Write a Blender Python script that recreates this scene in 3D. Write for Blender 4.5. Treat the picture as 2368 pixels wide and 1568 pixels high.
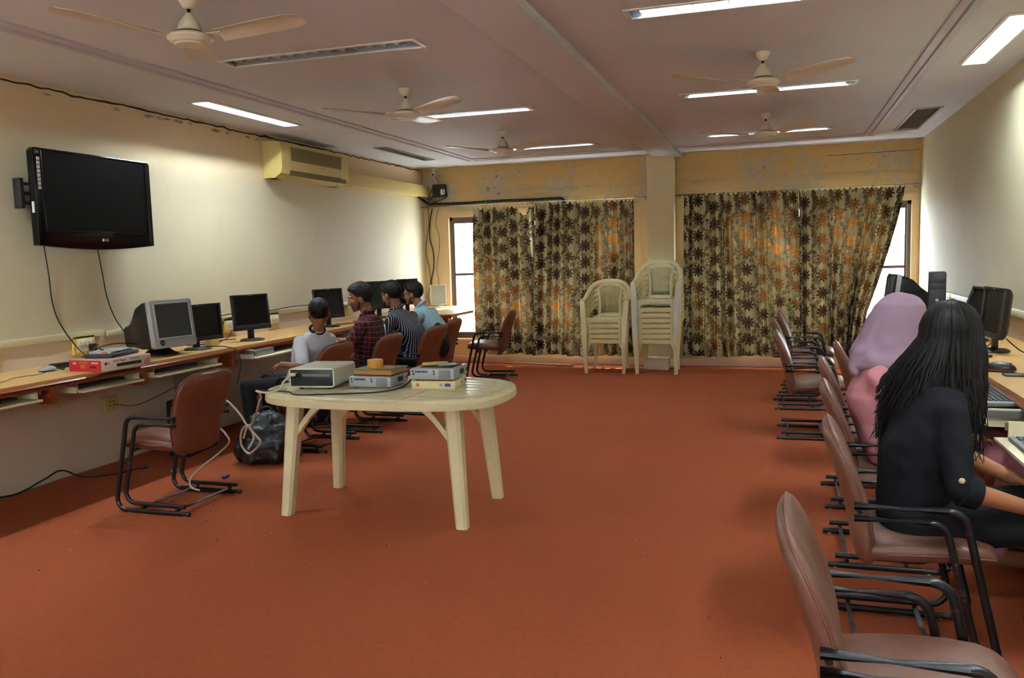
import bpy, bmesh, math, random
from mathutils import Vector, Matrix, Quaternion, noise
PI = math.pi
random.seed(7)
scn = bpy.context.scene
for o in list(bpy.data.objects):
    bpy.data.objects.remove(o)
COL = scn.collection

# ------------------------------------------------------------------ camera
cam = bpy.data.cameras.new('camera')
cam.sensor_width = 36.0
cam.lens = 1930.0 / 2368.0 * 36.0
cam.clip_start = 0.05
cam_ob = bpy.data.objects.new('camera', cam)
COL.objects.link(cam_ob)
def cam_matrix(yaw, tilt, roll):
    M0 = Matrix(((1, 0, 0), (0, 0, -1), (0, 1, 0)))
    c, s = math.cos(yaw), math.sin(yaw); Ry = Matrix(((c, s, 0), (-s, c, 0), (0, 0, 1)))
    c, s = math.cos(tilt), math.sin(tilt); Rt = Matrix(((1, 0, 0), (0, c, -s), (0, s, c)))
    c, s = math.cos(roll), math.sin(roll); Rr = Matrix(((c, -s, 0), (s, c, 0), (0, 0, 1)))
    M = Rr @ Rt @ M0 @ Ry
    return Matrix((M[0], -M[1], -M[2])).transposed()
cam_ob.matrix_world = Matrix.Translation((0, 0, 1.42)) @ cam_matrix(math.radians(17.89), math.radians(5.623), math.radians(-1.489)).to_4x4()
scn.camera = cam_ob

# ------------------------------------------------------------------ sky, light level
world = bpy.data.worlds.new('overcast_sky'); scn.world = world
world.use_nodes = True
bg = world.node_tree.nodes['Background']
bg.inputs['Color'].default_value = (0.93, 0.97, 1.0, 1)
SKY = 14.0
bg.inputs['Strength'].default_value = SKY
# hazy sun standing behind the curtained windows
sun = bpy.data.lights.new('sun', 'SUN'); sun.energy = 9.0; sun.angle = math.radians(2.0); sun.color = (1.0, 0.95, 0.88)
sun_ob = bpy.data.objects.new('sun', sun); COL.objects.link(sun_ob)
sun_ob.location = (0, 16, 9); sun_ob.rotation_euler = Vector((-0.04, -0.70, -0.71)).to_track_quat('-Z', 'Y').to_euler()
TUBE = 125.0
scn.view_settings.view_transform = 'Standard'
scn.view_settings.look = 'None'
scn.view_settings.gamma = 1.0
scn.view_settings.use_curve_mapping = False
scn.view_settings.exposure = 0.78
scn.cycles.max_bounces = 4
scn.cycles.glossy_bounces = 2
scn.cycles.transmission_bounces = 2
scn.cycles.adaptive_threshold = 0.2
scn.cycles.diffuse_bounces = 3
scn.cycles.transparent_max_bounces = 8
scn.cycles.sample_clamp_indirect = 6.0
scn.cycles.caustics_reflective = False
scn.cycles.caustics_refractive = False
scn.cycles.use_denoising = True

XL, XR, YF, YB, HC = -4.64, 1.515, -2.6, 10.6, 2.63

# ------------------------------------------------------------------ node maths
class S:
    def __init__(s, nt, sock): s.nt, s.k = nt, sock
    def _m(s, op, *a):
        n = s.nt.nodes.new('ShaderNodeMath'); n.operation = op
        for i, v in enumerate((s,) + a):
            if isinstance(v, S): s.nt.links.new(v.k, n.inputs[i])
            else: n.inputs[i].default_value = v
        return S(s.nt, n.outputs[0])
    def __add__(s, b): return s._m('ADD', b)
    def __radd__(s, b): return s._m('ADD', b)
    def __sub__(s, b): return s._m('SUBTRACT', b)
    def __rsub__(s, b): return (s * -1) + b
    def __mul__(s, b): return s._m('MULTIPLY', b)
    def __rmul__(s, b): return s._m('MULTIPLY', b)
    def __truediv__(s, b): return s._m('DIVIDE', b)
    def lt(s, b): return s._m('LESS_THAN', b)
    def gt(s, b): return s._m('GREATER_THAN', b)
    def sin(s): return s._m('SINE')
    def cos(s): return s._m('COSINE')
    def abs(s): return s._m('ABSOLUTE')
    def fract(s): return s._m('FRACT')
    def floor(s): return s._m('FLOOR')
    def sqrt(s): return s._m('SQRT')
    def mx(s, b): return s._m('MAXIMUM', b)
    def mn(s, b): return s._m('MINIMUM', b)
    def atan2(s, b): return s._m('ARCTAN2', b)
    def mod(s, b): return s._m('FLOORED_MODULO', b)
    def clamp(s): return s._m('MULTIPLY', 1.0).mx(0.0).mn(1.0)

class Mat:
    def __init__(s, name):
        s.m = bpy.data.materials.new(name); s.m.use_nodes = True
        s.nt = s.m.node_tree; s.b = s.nt.nodes['Principled BSDF']; s.out = s.nt.nodes['Material Output']
    def new(s, t, **k):
        n = s.nt.nodes.new(t)
        for a, v in k.items(): setattr(n, a, v)
        return n
    def link(s, a, b): s.nt.links.new(a.k if isinstance(a, S) else a, b)
    def coords(s, kind='Object'):
        n = s.new('ShaderNodeTexCoord'); return n.outputs[kind]
    def xyz(s, kind='Object'):
        n = s.new('ShaderNodeSeparateXYZ'); s.link(s.coords(kind), n.inputs[0])
        return [S(s.nt, n.outputs[i]) for i in range(3)]
    def noise(s, scale, detail=3, rough=0.55, vec=None, kind='Object', stretch=None):
        n = s.new('ShaderNodeTexNoise'); n.inputs['Scale'].default_value = scale
        n.inputs['Detail'].default_value = detail; n.inputs['Roughness'].default_value = rough
        v = vec if vec is not None else s.coords(kind)
        if stretch:
            mp = s.new('ShaderNodeMapping'); mp.inputs['Scale'].default_value = stretch
            s.link(v, mp.inputs[0]); v = mp.outputs[0]
        s.link(v, n.inputs['Vector'])
        return S(s.nt, n.outputs[0])
    def mix(s, fac, a, b):
        n = s.new('ShaderNodeMix', data_type='RGBA')
        for i, v in ((0, fac), (6, a), (7, b)):
            if isinstance(v, S): s.link(v, n.inputs[i])
            elif hasattr(v, 'is_linked'): s.link(v, n.inputs[i])
            elif i == 0: n.inputs[0].default_value = v
            else: n.inputs[i].default_value = (*v[:3], 1)
        return n.outputs[2]
    def ramp(s, fac, lo, hi): return ((fac - lo) / (hi - lo)).clamp()
    def bump(s, h, strength=0.3, dist=0.01):
        n = s.new('ShaderNodeBump'); n.inputs['Strength'].default_value = strength
        n.inputs['Distance'].default_value = dist
        s.link(h, n.inputs['Height']); s.link(n.outputs[0], s.b.inputs['Normal'])
    def col(s, v):
        if hasattr(v, 'is_linked'): s.link(v, s.b.inputs['Base Color'])
        else: s.b.inputs['Base Color'].default_value = (*v, 1)
        return s
    def set(s, rough=0.5, metal=0.0, spec=0.5, **k):
        s.b.inputs['Roughness'].default_value = rough; s.b.inputs['Metallic'].default_value = metal
        s.b.inputs['Specular IOR Level'].default_value = spec
        for a, v in k.items(): s.b.inputs[a.replace('_', ' ')].default_value = v
        return s

def srgb(r, g, b):
    f = lambda c: ((c / 255 + 0.055) / 1.055) ** 2.4 if c > 10 else c / 255 / 12.92
    return (f(r), f(g), f(b))

MATS = {}
def plain(name, c, rough=0.5, metal=0.0, var=0.12, scale=14, bump=0.0, spec=0.5):
    """plain procedural paint/plastic with a little unevenness"""
    if name in MATS: return MATS[name]
    M = Mat(name); n = M.noise(scale, 4)
    a = tuple(max(0, v * (1 - var)) for v in c); b = tuple(min(1, v * (1 + var)) for v in c)
    M.col(M.mix(n, a, b)).set(rough, metal, spec)
    if bump: M.bump(M.noise(scale * 8, 3), bump, 0.004)
    MATS[name] = M.m
    return M.m

def emit(name, c, strength):
    M = Mat(name); e = M.new('ShaderNodeEmission')
    e.inputs[0].default_value = (*c, 1); e.inputs[1].default_value = strength
    M.link(e.outputs[0], M.out.inputs[0]); MATS[name] = M.m
    return M.m

# ------------------------------------------------------------------ mesh building
def basis(d, up=(0, 0, 1)):
    d = Vector(d).normalized(); u = Vector(up)
    if abs(d.dot(u)) > 0.98: u = Vector((1, 0, 0))
    a = d.cross(u).normalized(); b = a.cross(d).normalized()
    return d, a, b

class MB:
    def __init__(s): s.v, s.f, s.sm = [], [], []
    def add(s, vs, fs, smooth=False, M=None):
        o = len(s.v)
        s.v += [tuple(M @ Vector(p)) if M else tuple(p) for p in vs]
        s.f += [tuple(i + o for i in f) for f in fs]; s.sm += [smooth] * len(fs)
        return s
    def box(s, c, d, bevel=0.0, rz=0.0, M=None, seg=2):
        """c centre, d full size"""
        T = (M or Matrix()) @ Matrix.Translation(c) @ Matrix.Rotation(rz, 4, 'Z')
        x, y, z = d[0] / 2, d[1] / 2, d[2] / 2
        if bevel <= 0:
            vs = [(a * x, b * y, e * z) for a in (-1, 1) for b in (-1, 1) for e in (-1, 1)]
            return s.add(vs, [(0, 1, 3, 2), (4, 6, 7, 5), (0, 4, 5, 1), (2, 3, 7, 6), (0, 2, 6, 4), (1, 5, 7, 3)], False, T)
        bm = bmesh.new(); bmesh.ops.create_cube(bm, size=1)
        for v in bm.verts: v.co = Vector((v.co.x * d[0], v.co.y * d[1], v.co.z * d[2]))
        bmesh.ops.bevel(bm, geom=bm.edges[:], offset=min(bevel, min(d) * 0.49), segments=seg, profile=0.5, affect='EDGES')
        s.bm(bm, T, True); return s
    def bm(s, bm, M=None, smooth=False):
        bm.verts.ensure_lookup_table()
        for i, v in enumerate(bm.verts): v.index = i
        s.add([v.co for v in bm.verts], [[v.index for v in f.verts] for f in bm.faces], smooth, M); bm.free()
    def tube(s, path, r, n=8, closed=False, cap=True, flat=None):
        P = [Vector(p) for p in path]; m = len(P); rings = []
        rr = r if isinstance(r, (list, tuple)) else [r] * m
        prev = None
        for i in range(m):
            if closed: d = P[(i + 1) % m] - P[i - 1]
            else: d = P[min(i + 1, m - 1)] - P[max(i - 1, 0)]
            if d.length < 1e-9: d = Vector((0, 0, 1))
            d.normalize()
            if prev is None: _, a, b = basis(d)
            else:
                a = prev - d * prev.dot(d)
                if a.length < 1e-6: _, a, b = basis(d)
                a.normalize(); b = a.cross(d).normalized() * -1
                b = d.cross(a).normalized()
            prev = a.copy()
            fl = flat or (1, 1)
            rings.append([P[i] + (a * math.cos(2 * PI * k / n) * fl[0] + b * math.sin(2 * PI * k / n) * fl[1]) * rr[i] for k in range(n)])
        s.rings(rings, closed, cap, True); return s
    def rings(s, rings, closed=False, cap=True, smooth=True, wrap=True):
        n = len(rings[0]); m = len(rings); vs = [p for R in rings for p in R]; fs = []
        for i in range(m if closed else m - 1):
            j = (i + 1) % m
            for k in range(n if wrap else n - 1):
                l = (k + 1) % n
                fs.append((i * n + k, i * n + l, j * n + l, j * n + k))
        o = len(s.v); s.add(vs, fs, smooth)
        if cap and not closed and wrap:
            s.f.append(tuple(o + k for k in range(n))[::-1]); s.sm.append(False)
            s.f.append(tuple(o + (m - 1) * n + k for k in range(n))); s.sm.append(False)
        return s
    def cyl(s, a, b, r, n=16, r2=None): return s.tube([a, b], [r, r if r2 is None else r2], n)
    def lathe(s, prof, c=(0, 0, 0), n=24, M=None, smooth=True):
        T = (M or Matrix()) @ Matrix.Translation(c)
        R = [[T @ Vector((r * math.cos(2 * PI * k / n), r * math.sin(2 * PI * k / n), z)) for k in range(n)] for r, z in prof]
        s.rings(R, False, True, smooth); return s
    def ell(s, c, r, M=None, n=16, m=10):
        T = (M or Matrix()) @ Matrix.Translation(c) if M is None else Matrix.Translation(c) @ M
        R = []
        for i in range(1, m):
            t = PI * i / m
            R.append([T @ Vector((r[0] * math.sin(t) * math.cos(2 * PI * k / n), r[1] * math.sin(t) * math.sin(2 * PI * k / n), -r[2] * math.cos(t))) for k in range(n)])
        o = len(s.v); s.rings(R, False, False, True)
        a = len(s.v); s.v += [tuple(T @ Vector((0, 0, -r[2]))), tuple(T @ Vector((0, 0, r[2])))]
        for k in range(n):
            s.f.append((a, o + (k + 1) % n, o + k)); s.sm.append(True)
            q = o + (m - 2) * n; s.f.append((a + 1, q + k, q + (k + 1) % n)); s.sm.append(True)
        return s
    def caps(s, p, q, r1, r2=None, n=12):
        """tapered capsule"""
        p, q = Vector(p), Vector(q); r2 = r1 if r2 is None else r2
        d, a, b = basis(q - p); R = []
        for i in range(1, 5):
            t = PI / 2 * i / 4; R.append((p - d * r1 * math.cos(t), r1 * math.sin(t)))
        for i in range(0, 4):
            t = PI / 2 * i / 4; R.append((q + d * r2 * math.sin(t), r2 * math.cos(t)))
        s.rings([[c + (a * math.cos(2 * PI * k / n) + b * math.sin(2 * PI * k / n)) * r for k in range(n)] for c, r in R], False, True, True)
        return s
    def prism(s, outline, z0, z1, bevel=0.0, M=None, smooth=False, seg=2):
        """outline in xy, extruded in z"""
        bm = bmesh.new(); vs = [bm.verts.new((p[0], p[1], z0)) for p in outline]
        f = bm.faces.new(vs); r = bmesh.ops.extrude_face_region(bm, geom=[f])
        bmesh.ops.translate(bm, verts=[g for g in r['geom'] if isinstance(g, bmesh.types.BMVert)], vec=(0, 0, z1 - z0))
        bmesh.ops.recalc_face_normals(bm, faces=bm.faces[:])
        if bevel:
            ed = [e for e in bm.edges if abs(e.verts[0].co.z - e.verts[1].co.z) < 1e-6]
            bmesh.ops.bevel(bm, geom=ed, offset=bevel, segments=seg, profile=0.5, affect='EDGES')
        s.bm(bm, M, smooth or bevel > 0); return s
    def build(s, name, mat, parent=None, loc=None, mesh_only=False):
        me = bpy.data.meshes.new(name); me.from_pydata(s.v, [], s.f)
        me.polygons.foreach_set('use_smooth', s.sm); me.update()
        bm = bmesh.new(); bm.from_mesh(me); bmesh.ops.recalc_face_normals(bm, faces=bm.faces[:]); bm.to_mesh(me); bm.free()
        try: me.set_sharp_from_angle(angle=math.radians(40))
        except Exception: pass
        if isinstance(mat, (list, tuple)):
            for m in mat: me.materials.append(m)
        else: me.materials.append(mat)
        if mesh_only: return me
        return inst(name, me, parent, loc)

def inst(name, me, parent=None, loc=None, rot=None):
    o = bpy.data.objects.new(name, me); COL.objects.link(o)
    if parent: o.parent = parent
    if loc is not None: o.location = loc
    if rot is not None: o.rotation_euler = rot
    return o

def tag(o, label=None, cat=None, group=None, kind=None):
    for k, v in (('label', label), ('category', cat), ('group', group), ('kind', kind)):
        if v: o[k] = v
    return o
def empty(name, loc=(0, 0, 0), rz=0.0, label=None, cat=None, group=None):
    o = bpy.data.objects.new(name, None); COL.objects.link(o)
    o.location = loc; o.rotation_euler = (0, 0, rz); o.empty_display_size = 0.1
    return tag(o, label, cat, group)
def struct(o): return tag(o, kind='structure')
def copy_tree(o, parent=None):
    c = o.copy(); COL.objects.link(c); c.parent = parent
    for ch in list(o.children): copy_tree(ch, c)
    return c
def arc(c, r, a0, a1, n=6, ax=(1, 0, 0), ay=(0, 0, 1)):
    ax, ay, c = Vector(ax), Vector(ay), Vector(c)
    return [c + ax * (r * math.cos(a0 + (a1 - a0) * i / n)) + ay * (r * math.sin(a0 + (a1 - a0) * i / n)) for i in range(n + 1)]
def spline(pts, n=8):
    """smooth path through points"""
    P = [Vector(p) for p in pts]; out = []
    for i in range(len(P) - 1):
        a, b, c, d = P[max(i - 1, 0)], P[i], P[i + 1], P[min(i + 2, len(P) - 1)]
        for k in range(n):
            t = k / n
            out.append(0.5 * ((2 * b) + (c - a) * t + (2 * a - 5 * b + 4 * c - d) * t * t + (3 * b - a - 3 * c + d) * t ** 3))
    return out + [P[-1]]
def rounded(w, h, r, n=5, cx=0, cy=0):
    out = []
    for sx, sy, a in ((1, 1, 0), (-1, 1, 90), (-1, -1, 180), (1, -1, 270)):
        for i in range(n + 1):
            t = math.radians(a + 90 * i / n)
            out.append((cx + sx * (w / 2 - r) + r * math.cos(t), cy + sy * (h / 2 - r) + r * math.sin(t)))
    return out
def text(name, body, size, mat, parent, M, extrude=0.0006, align='CENTER'):
    cu = bpy.data.curves.new(name, 'FONT'); cu.body = body; cu.size = size; cu.extrude = extrude
    cu.align_x = align; cu.align_y = 'CENTER'; cu.resolution_u = 2
    t = bpy.data.objects.new(name + '_tmp', cu); COL.objects.link(t)
    me = bpy.data.meshes.new_from_object(t.evaluated_get(bpy.context.evaluated_depsgraph_get()))
    bpy.data.objects.remove(t); me.name = name
    me.materials.clear(); me.materials.append(mat); me.transform(M)
    return inst(name, me, parent)
def frame(origin, right, up):
    """matrix whose x is right, y is up, z is out of the face"""
    r, u = Vector(right).normalized(), Vector(up).normalized(); n = r.cross(u)
    m = Matrix((r, u, n)).transposed().to_4x4(); m.translation = Vector(origin); return m
def cable(name, pts, r, mat, label=None, cat='cable', parent=None, group=None, n=6):
    b = MB().tube(spline(pts, 7), r, n); o = b.build(name, mat, parent)
    if label: tag(o, label, cat, group)
    return o
# ================================================================== surface materials
def wall_paint(name, base, upper, up_z, stain, peel=0.0, peel_z=(0, 9), lower=None):
    M = Mat(name); x, y, z = M.xyz()
    n1 = M.noise(1.3, 5); n2 = M.noise(7, 6, 0.65); n3 = M.noise(60, 3)
    c = M.mix(M.ramp(n1, 0.3, 0.75), base, tuple(v * 0.93 for v in base))
    zz = M.ramp(z + (n1 - 0.5) * 0.25, up_z - 0.2, up_z + 0.2)
    c = M.mix(zz, c, upper)
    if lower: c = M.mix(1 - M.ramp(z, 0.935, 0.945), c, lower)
    st = M.noise(3.0, 6, 0.7, stretch=(1, 1, 0.35))
    c = M.mix(M.ramp(st, 0.60, 0.80) * 0.45, c, stain)
    if peel:
        pz = (M.ramp(z, peel_z[0], peel_z[0] + 0.08)) * (1 - M.ramp(z, peel_z[1] - 0.06, peel_z[1]))
        m = M.noise(2.1, 3, 0.5); f = M.noise(13, 6, 0.72)
        k = M.ramp(m * 0.55 + f * 0.55, 0.615 - peel, 0.625 - peel) * pz
        c = M.mix(k * 0.85, c, srgb(186, 172, 148))
        f2 = M.noise(9, 6, 0.75, stretch=(1, 1, 1.8))
        k2 = M.ramp(m * 0.4 + f2 * 0.62, 0.66 - peel * 0.7, 0.665 - peel * 0.7) * pz
        c = M.mix(k2, c, srgb(120, 100, 86))
        M.bump(k * -1 + n3 * 0.2, 0.5, 0.01)
    else:
        M.bump(n3 * 0.5 + n2, 0.12, 0.01)
    M.col(c).set(0.62, 0, 0.35)
    return M.m
W_LEFT = wall_paint('cream_wall_paint', srgb(212, 202, 172), srgb(214, 186, 146), 2.28, srgb(186, 168, 130), lower=srgb(208, 190, 168))  # peach top: dim light above the side lamps put into the wall colour
W_RIGHT = wall_paint('cream_wall_paint_right', srgb(212, 206, 174), srgb(212, 198, 160), 2.45, srgb(182, 168, 138), lower=srgb(208, 190, 168))
W_BACK = wall_paint('peeling_yellow_paint', srgb(214, 186, 138), srgb(208, 170, 104), 2.25, srgb(170, 120, 70), 0.022, (2.02, 2.6))
W_PILLAR = wall_paint('pillar_paint', srgb(218, 202, 158), srgb(214, 190, 140), 2.5, srgb(190, 170, 130))

M = Mat('white_ceiling_paint'); n = M.noise(0.9, 4); n2 = M.noise(40, 3)
c = M.mix(M.ramp(n, 0.3, 0.7), srgb(204, 206, 212), srgb(214, 214, 218))
M.col(c).set(0.7, 0, 0.3); M.bump(n2, 0.08, 0.01); CEIL = M.m
TRIM = plain('lilac_trim_paint', srgb(190, 182, 192), 0.6, var=0.05)

M = Mat('rust_carpet'); fine = M.noise(420, 2, 0.8); mid = M.noise(34, 5, 0.7); big = M.noise(0.7, 4)
vo = M.new('ShaderNodeTexVoronoi'); vo.inputs['Scale'].default_value = 2.3; M.link(M.coords(), vo.inputs['Vector'])
x, y, z = M.xyz()
c = M.mix(M.ramp(fine, 0.25, 0.75), srgb(134, 63, 38), srgb(188, 100, 62))
c = M.mix(M.ramp(mid, 0.45, 0.8) * 0.35, c, srgb(112, 54, 30))
c = M.mix(M.ramp(big, 0.35, 0.7) * 0.3, c, srgb(182, 94, 60))
c = M.mix(S(M.nt, vo.outputs['Distance']).lt(0.012) * 0.8, c, srgb(190, 160, 140))
edge = 1 - M.ramp(x + M.noise(5, 4) * 0.16, XL + 0.07, XL + 0.14)
c = M.mix(edge * 0.8, c, srgb(130, 118, 112))
M.col(c).set(0.95, 0, 0.15); M.bump(fine + mid * 0.6, 0.55, 0.006); CARPET = M.m

# ================================================================== shell
struct(MB().box(((XL + XR) / 2, (YF + YB) / 2, -0.05), (XR - XL + 0.4, YB - YF + 0.4, 0.1)).build('floor', CARPET))

def quad_wall(name, mat, axis, pos, thick, u0, u1, z0, z1, holes=()):
    """wall panel in the plane axis=pos, with rectangular openings (ua,ub,za,zb)"""
    us = sorted({u0, u1, *[h[0] for h in holes], *[h[1] for h in holes]})
    zs = sorted({z0, z1, *[h[2] for h in holes], *[h[3] for h in holes]})
    b = MB()
    for i in range(len(us) - 1):
        for j in range(len(zs) - 1):
            cu, cz = (us[i] + us[i + 1]) / 2, (zs[j] + zs[j + 1]) / 2
            if any(h[0] < cu < h[1] and h[2] < cz < h[3] for h in holes): continue
            du, dz = us[i + 1] - us[i], zs[j + 1] - zs[j]
            if axis == 'x': b.box((pos, cu, cz), (thick, du, dz))
            elif axis == 'y': b.box((cu, pos, cz), (du, thick, dz))
            else: b.box((cu, cz, pos), (du, dz, thick))
    bm = bmesh.new(); me = b.build(name, mat, mesh_only=True); bm.from_mesh(me)
    bmesh.ops.remove_doubles(bm, verts=bm.verts[:], dist=1e-5)
    sig = {}
    for f in bm.faces: sig.setdefault(tuple(sorted(v.index for v in f.verts)), []).append(f)
    bmesh.ops.delete(bm, geom=[f for k in sig.values() if len(k) > 1 for f in k], context='FACES_ONLY')
    bm.to_mesh(me); bm.free()
    return struct(inst(name, me))

T = 0.2
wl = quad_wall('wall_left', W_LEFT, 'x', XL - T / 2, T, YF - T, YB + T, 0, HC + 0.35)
wr = quad_wall('wall_right', W_RIGHT, 'x', XR + T / 2, T, YF - T, YB + T, 0, HC + 0.35)
WIN = [(-4.28, -1.76, 0.33, 1.97), (-0.98, 1.43, 0.33, 1.95)]
wb = quad_wall('wall_back', W_BACK, 'y', YB + T / 2, T, XL, XR, 0, HC + 0.35, WIN)
FILL_WIN = [(-3.9, -1.9, 1.2, 2.1), (-1.0, 1.0, 1.2, 2.1)]  # unseen windows behind the camera, added to raise the ambient light
quad_wall('wall_front', W_RIGHT, 'y', YF - T / 2, T, XL, XR, 0, HC + 0.35, FILL_WIN)

# recessed fixtures: (cx, cy, along x?)   size of opening 1.24 x 0.15
LIGHTS = [(-2.57, 4.44, 1), (-2.57, 6.72, 1), (-2.57, 9.12, 1), (-0.115, 4.36, 1), (-0.115, 6.74, 1), (-0.135, 9.13, 1),
          (-4.13, 5.98, 0), (1.225, 5.80, 0), (-2.57, 1.9, 1), (-0.12, 1.9, 1), (-2.57, -0.6, 1), (-0.12, -0.6, 1), (-4.13, 2.6, 0), (1.225, 2.4, 0)]
VENTS = [(-4.11, 8.95, 0.115, 1.30), (1.235, 8.97, 0.20, 1.40)]
LW, LL = 0.15, 1.24
holes = []
for cx, cy, ax in LIGHTS:
    a, b_ = (LL / 2, LW / 2) if ax else (LW / 2, LL / 2)
    holes.append((cx - a, cx + a, cy - b_, cy + b_))
for cx, cy, w, l in VENTS: holes.append((cx - w / 2, cx + w / 2, cy - l / 2, cy + l / 2))
quad_wall('ceiling', CEIL, 'z', HC + 0.01, 0.02, XL, XR, YF, YB, holes)

struct(MB().box(((XL + XR) / 2, (YF + YB) / 2, HC + 0.42), (XR - XL + 0.8, YB - YF + 0.8, 0.14)).build('roof_slab', plain('concrete', srgb(150, 148, 144), 0.9)))
struct(MB().box((-1.315, (YF + YB) / 2, HC - 0.024), (0.32, YB - YF, 0.05), 0.006).build('trim_1', CEIL)).name = 'ceiling_beam'
# pillar with its plinth
pil = struct(MB().box((-1.40, YB - 0.12, HC / 2), (0.325, 0.24, HC), 0.003).build('pillar', W_PILLAR))
struct(MB().box((-1.40, YB - 0.125, 0.06), (0.345, 0.265, 0.115), 0.008).build('baseboard_pillar', W_PILLAR))
# ceiling mouldings: a double ridge
def moulding(name, a, b, w):
    a, b = Vector(a), Vector(b); d = (b - a).normalized(); s = Vector((0, 0, 1)).cross(d)
    m = MB()
    prof = [(-0.5, 0), (-0.5, -0.010), (-0.30, -0.016), (-0.10, -0.016), (-0.06, -0.006), (0.0, -0.006), (0.04, -0.020), (0.36, -0.022), (0.5, -0.012), (0.5, 0)]
    m.rings([[p + s * (u * w) + Vector((0, 0, v)) for u, v in prof] for p in (a, b)], False, True, False)
    return struct(m.build(name, TRIM))
moulding('trim_1', (-3.67, YF, HC), (-3.67, 9.88, HC), 0.12)
moulding('trim_2', (0.90, 9.88, HC), (0.90, YF, HC), 0.11)
moulding('trim_3', (-3.61, 9.82, HC), (-1.475, 9.82, HC), 0.12)
moulding('trim_4', (-1.155, 9.82, HC), (0.845, 9.82, HC), 0.12)
# plinth below the back windows
PLINTH = plain('pink_plinth_paint', srgb(206, 172, 146), 0.6, var=0.2, scale=5)
struct(MB().box(((XL - 1.5625) / 2, YB - 0.03, 0.05), (-1.5625 - XL, 0.06, 0.10), 0.012).build('baseboard_back', PLINTH))
struct(MB().box(((-1.2375 + XR) / 2, YB - 0.03, 0.055), (XR + 1.2375, 0.06, 0.11), 0.012).build('baseboard_back', PLINTH))
# ledge lines above the windows
for xa, xb in ((-4.45, -1.60), (-1.20, 1.50)):
    tag(MB().box(((xa + xb) / 2, YB - 0.006, 2.235), (xb - xa, 0.014, 0.11), 0.004).build('lintel_band', W_BACK), kind='structure')

# cracked joint between left wall and ceiling, with flaked plaster
CRACK = plain('dark_crack', srgb(38, 30, 26), 0.9)
PLASTER = plain('bare_plaster', srgb(150, 146, 138), 0.9, var=0.25, scale=30, bump=0.4)
b = MB(); top, bot, m_ = [], [], 0
yv = 2.6
while yv < 10.5:
    h = 0.010 + 0.014 * abs(noise.noise((yv * 3.1, 0, 0))) + (0.03 * max(0, noise.noise((yv * 1.3, 5, 0))) if 4 < yv < 7 else 0)
    zc = HC - 0.012 - 0.022 * (0.5 + 0.5 * noise.noise((yv * 2.2, 9, 1))) + (0.012 * noise.noise((yv * 11, 3, 1)))
    top.append((XL + 0.003, yv, zc + h / 2)); bot.append((XL + 0.003, yv, zc - h / 2)); yv += 0.035
b.rings([[Vector(p), Vector(q), Vector(q) - Vector((0.02, 0, 0)), Vector(p) - Vector((0.02, 0, 0))] for p, q in zip(top, bot)], False, True, False)
b.build('ceiling_crack', CRACK, wl)
for i in range(24):
    yv = 5.4 + 1.5 * random.random() if i < 14 else 3 + 6 * random.random()
    out = [(0.5 * random.uniform(.5, 1) * math.cos(t / 9 * 2 * PI), 0.5 * random.uniform(.4, 1) * math.sin(t / 9 * 2 * PI)) for t in range(9)]
    w, h = random.uniform(.03, .12), random.uniform(.015, .04)
    MB().prism([(p[0] * w, p[1] * h) for p in out], 0, 0.003, M=frame((XL, yv, HC - 0.045 - random.random() * .02), (0, 1, 0), (0, 0, 1))).build('plaster_flake', PLASTER, wl)
b = MB(); P_ = []
for i in range(26): P_.append((0.5 + i * 0.04, YB - 0.001, 2.50 + 0.008 * noise.noise((i * .5, 0, 3)) + (0.014 * i / 26)))
b.tube(P_, [0.002 + 0.003 * abs(noise.noise((i * .7, 1, 1))) for i in range(26)], 5).build('plaster_crack', CRACK, wb)

# air conditioning pipe boxing on the left wall and trunking strips
struct(MB().box((XL + 0.05, 9.40, 2.325), (0.10, 2.40, 0.145), 0.006).build('trim_5', plain('boxing_paint', srgb(206, 182, 112), 0.6, var=0.06)))
TRUNK = plain('cream_trunking', srgb(210, 198, 160), 0.5, var=0.06)
struct(MB().box((XL + 0.012, 3.4, 0.955), (0.024, 2.76, 0.045), 0.003).build('trim_6', TRUNK))
struct(MB().box((XL + 0.012, 7.4, 0.945), (0.024, 5.16, 0.04), 0.003).build('trim_7', TRUNK))
struct(MB().box((XR - 0.012, 4.5, 0.96), (0.024, 9.6, 0.045), 0.003).build('trim_8', TRUNK))

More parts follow.
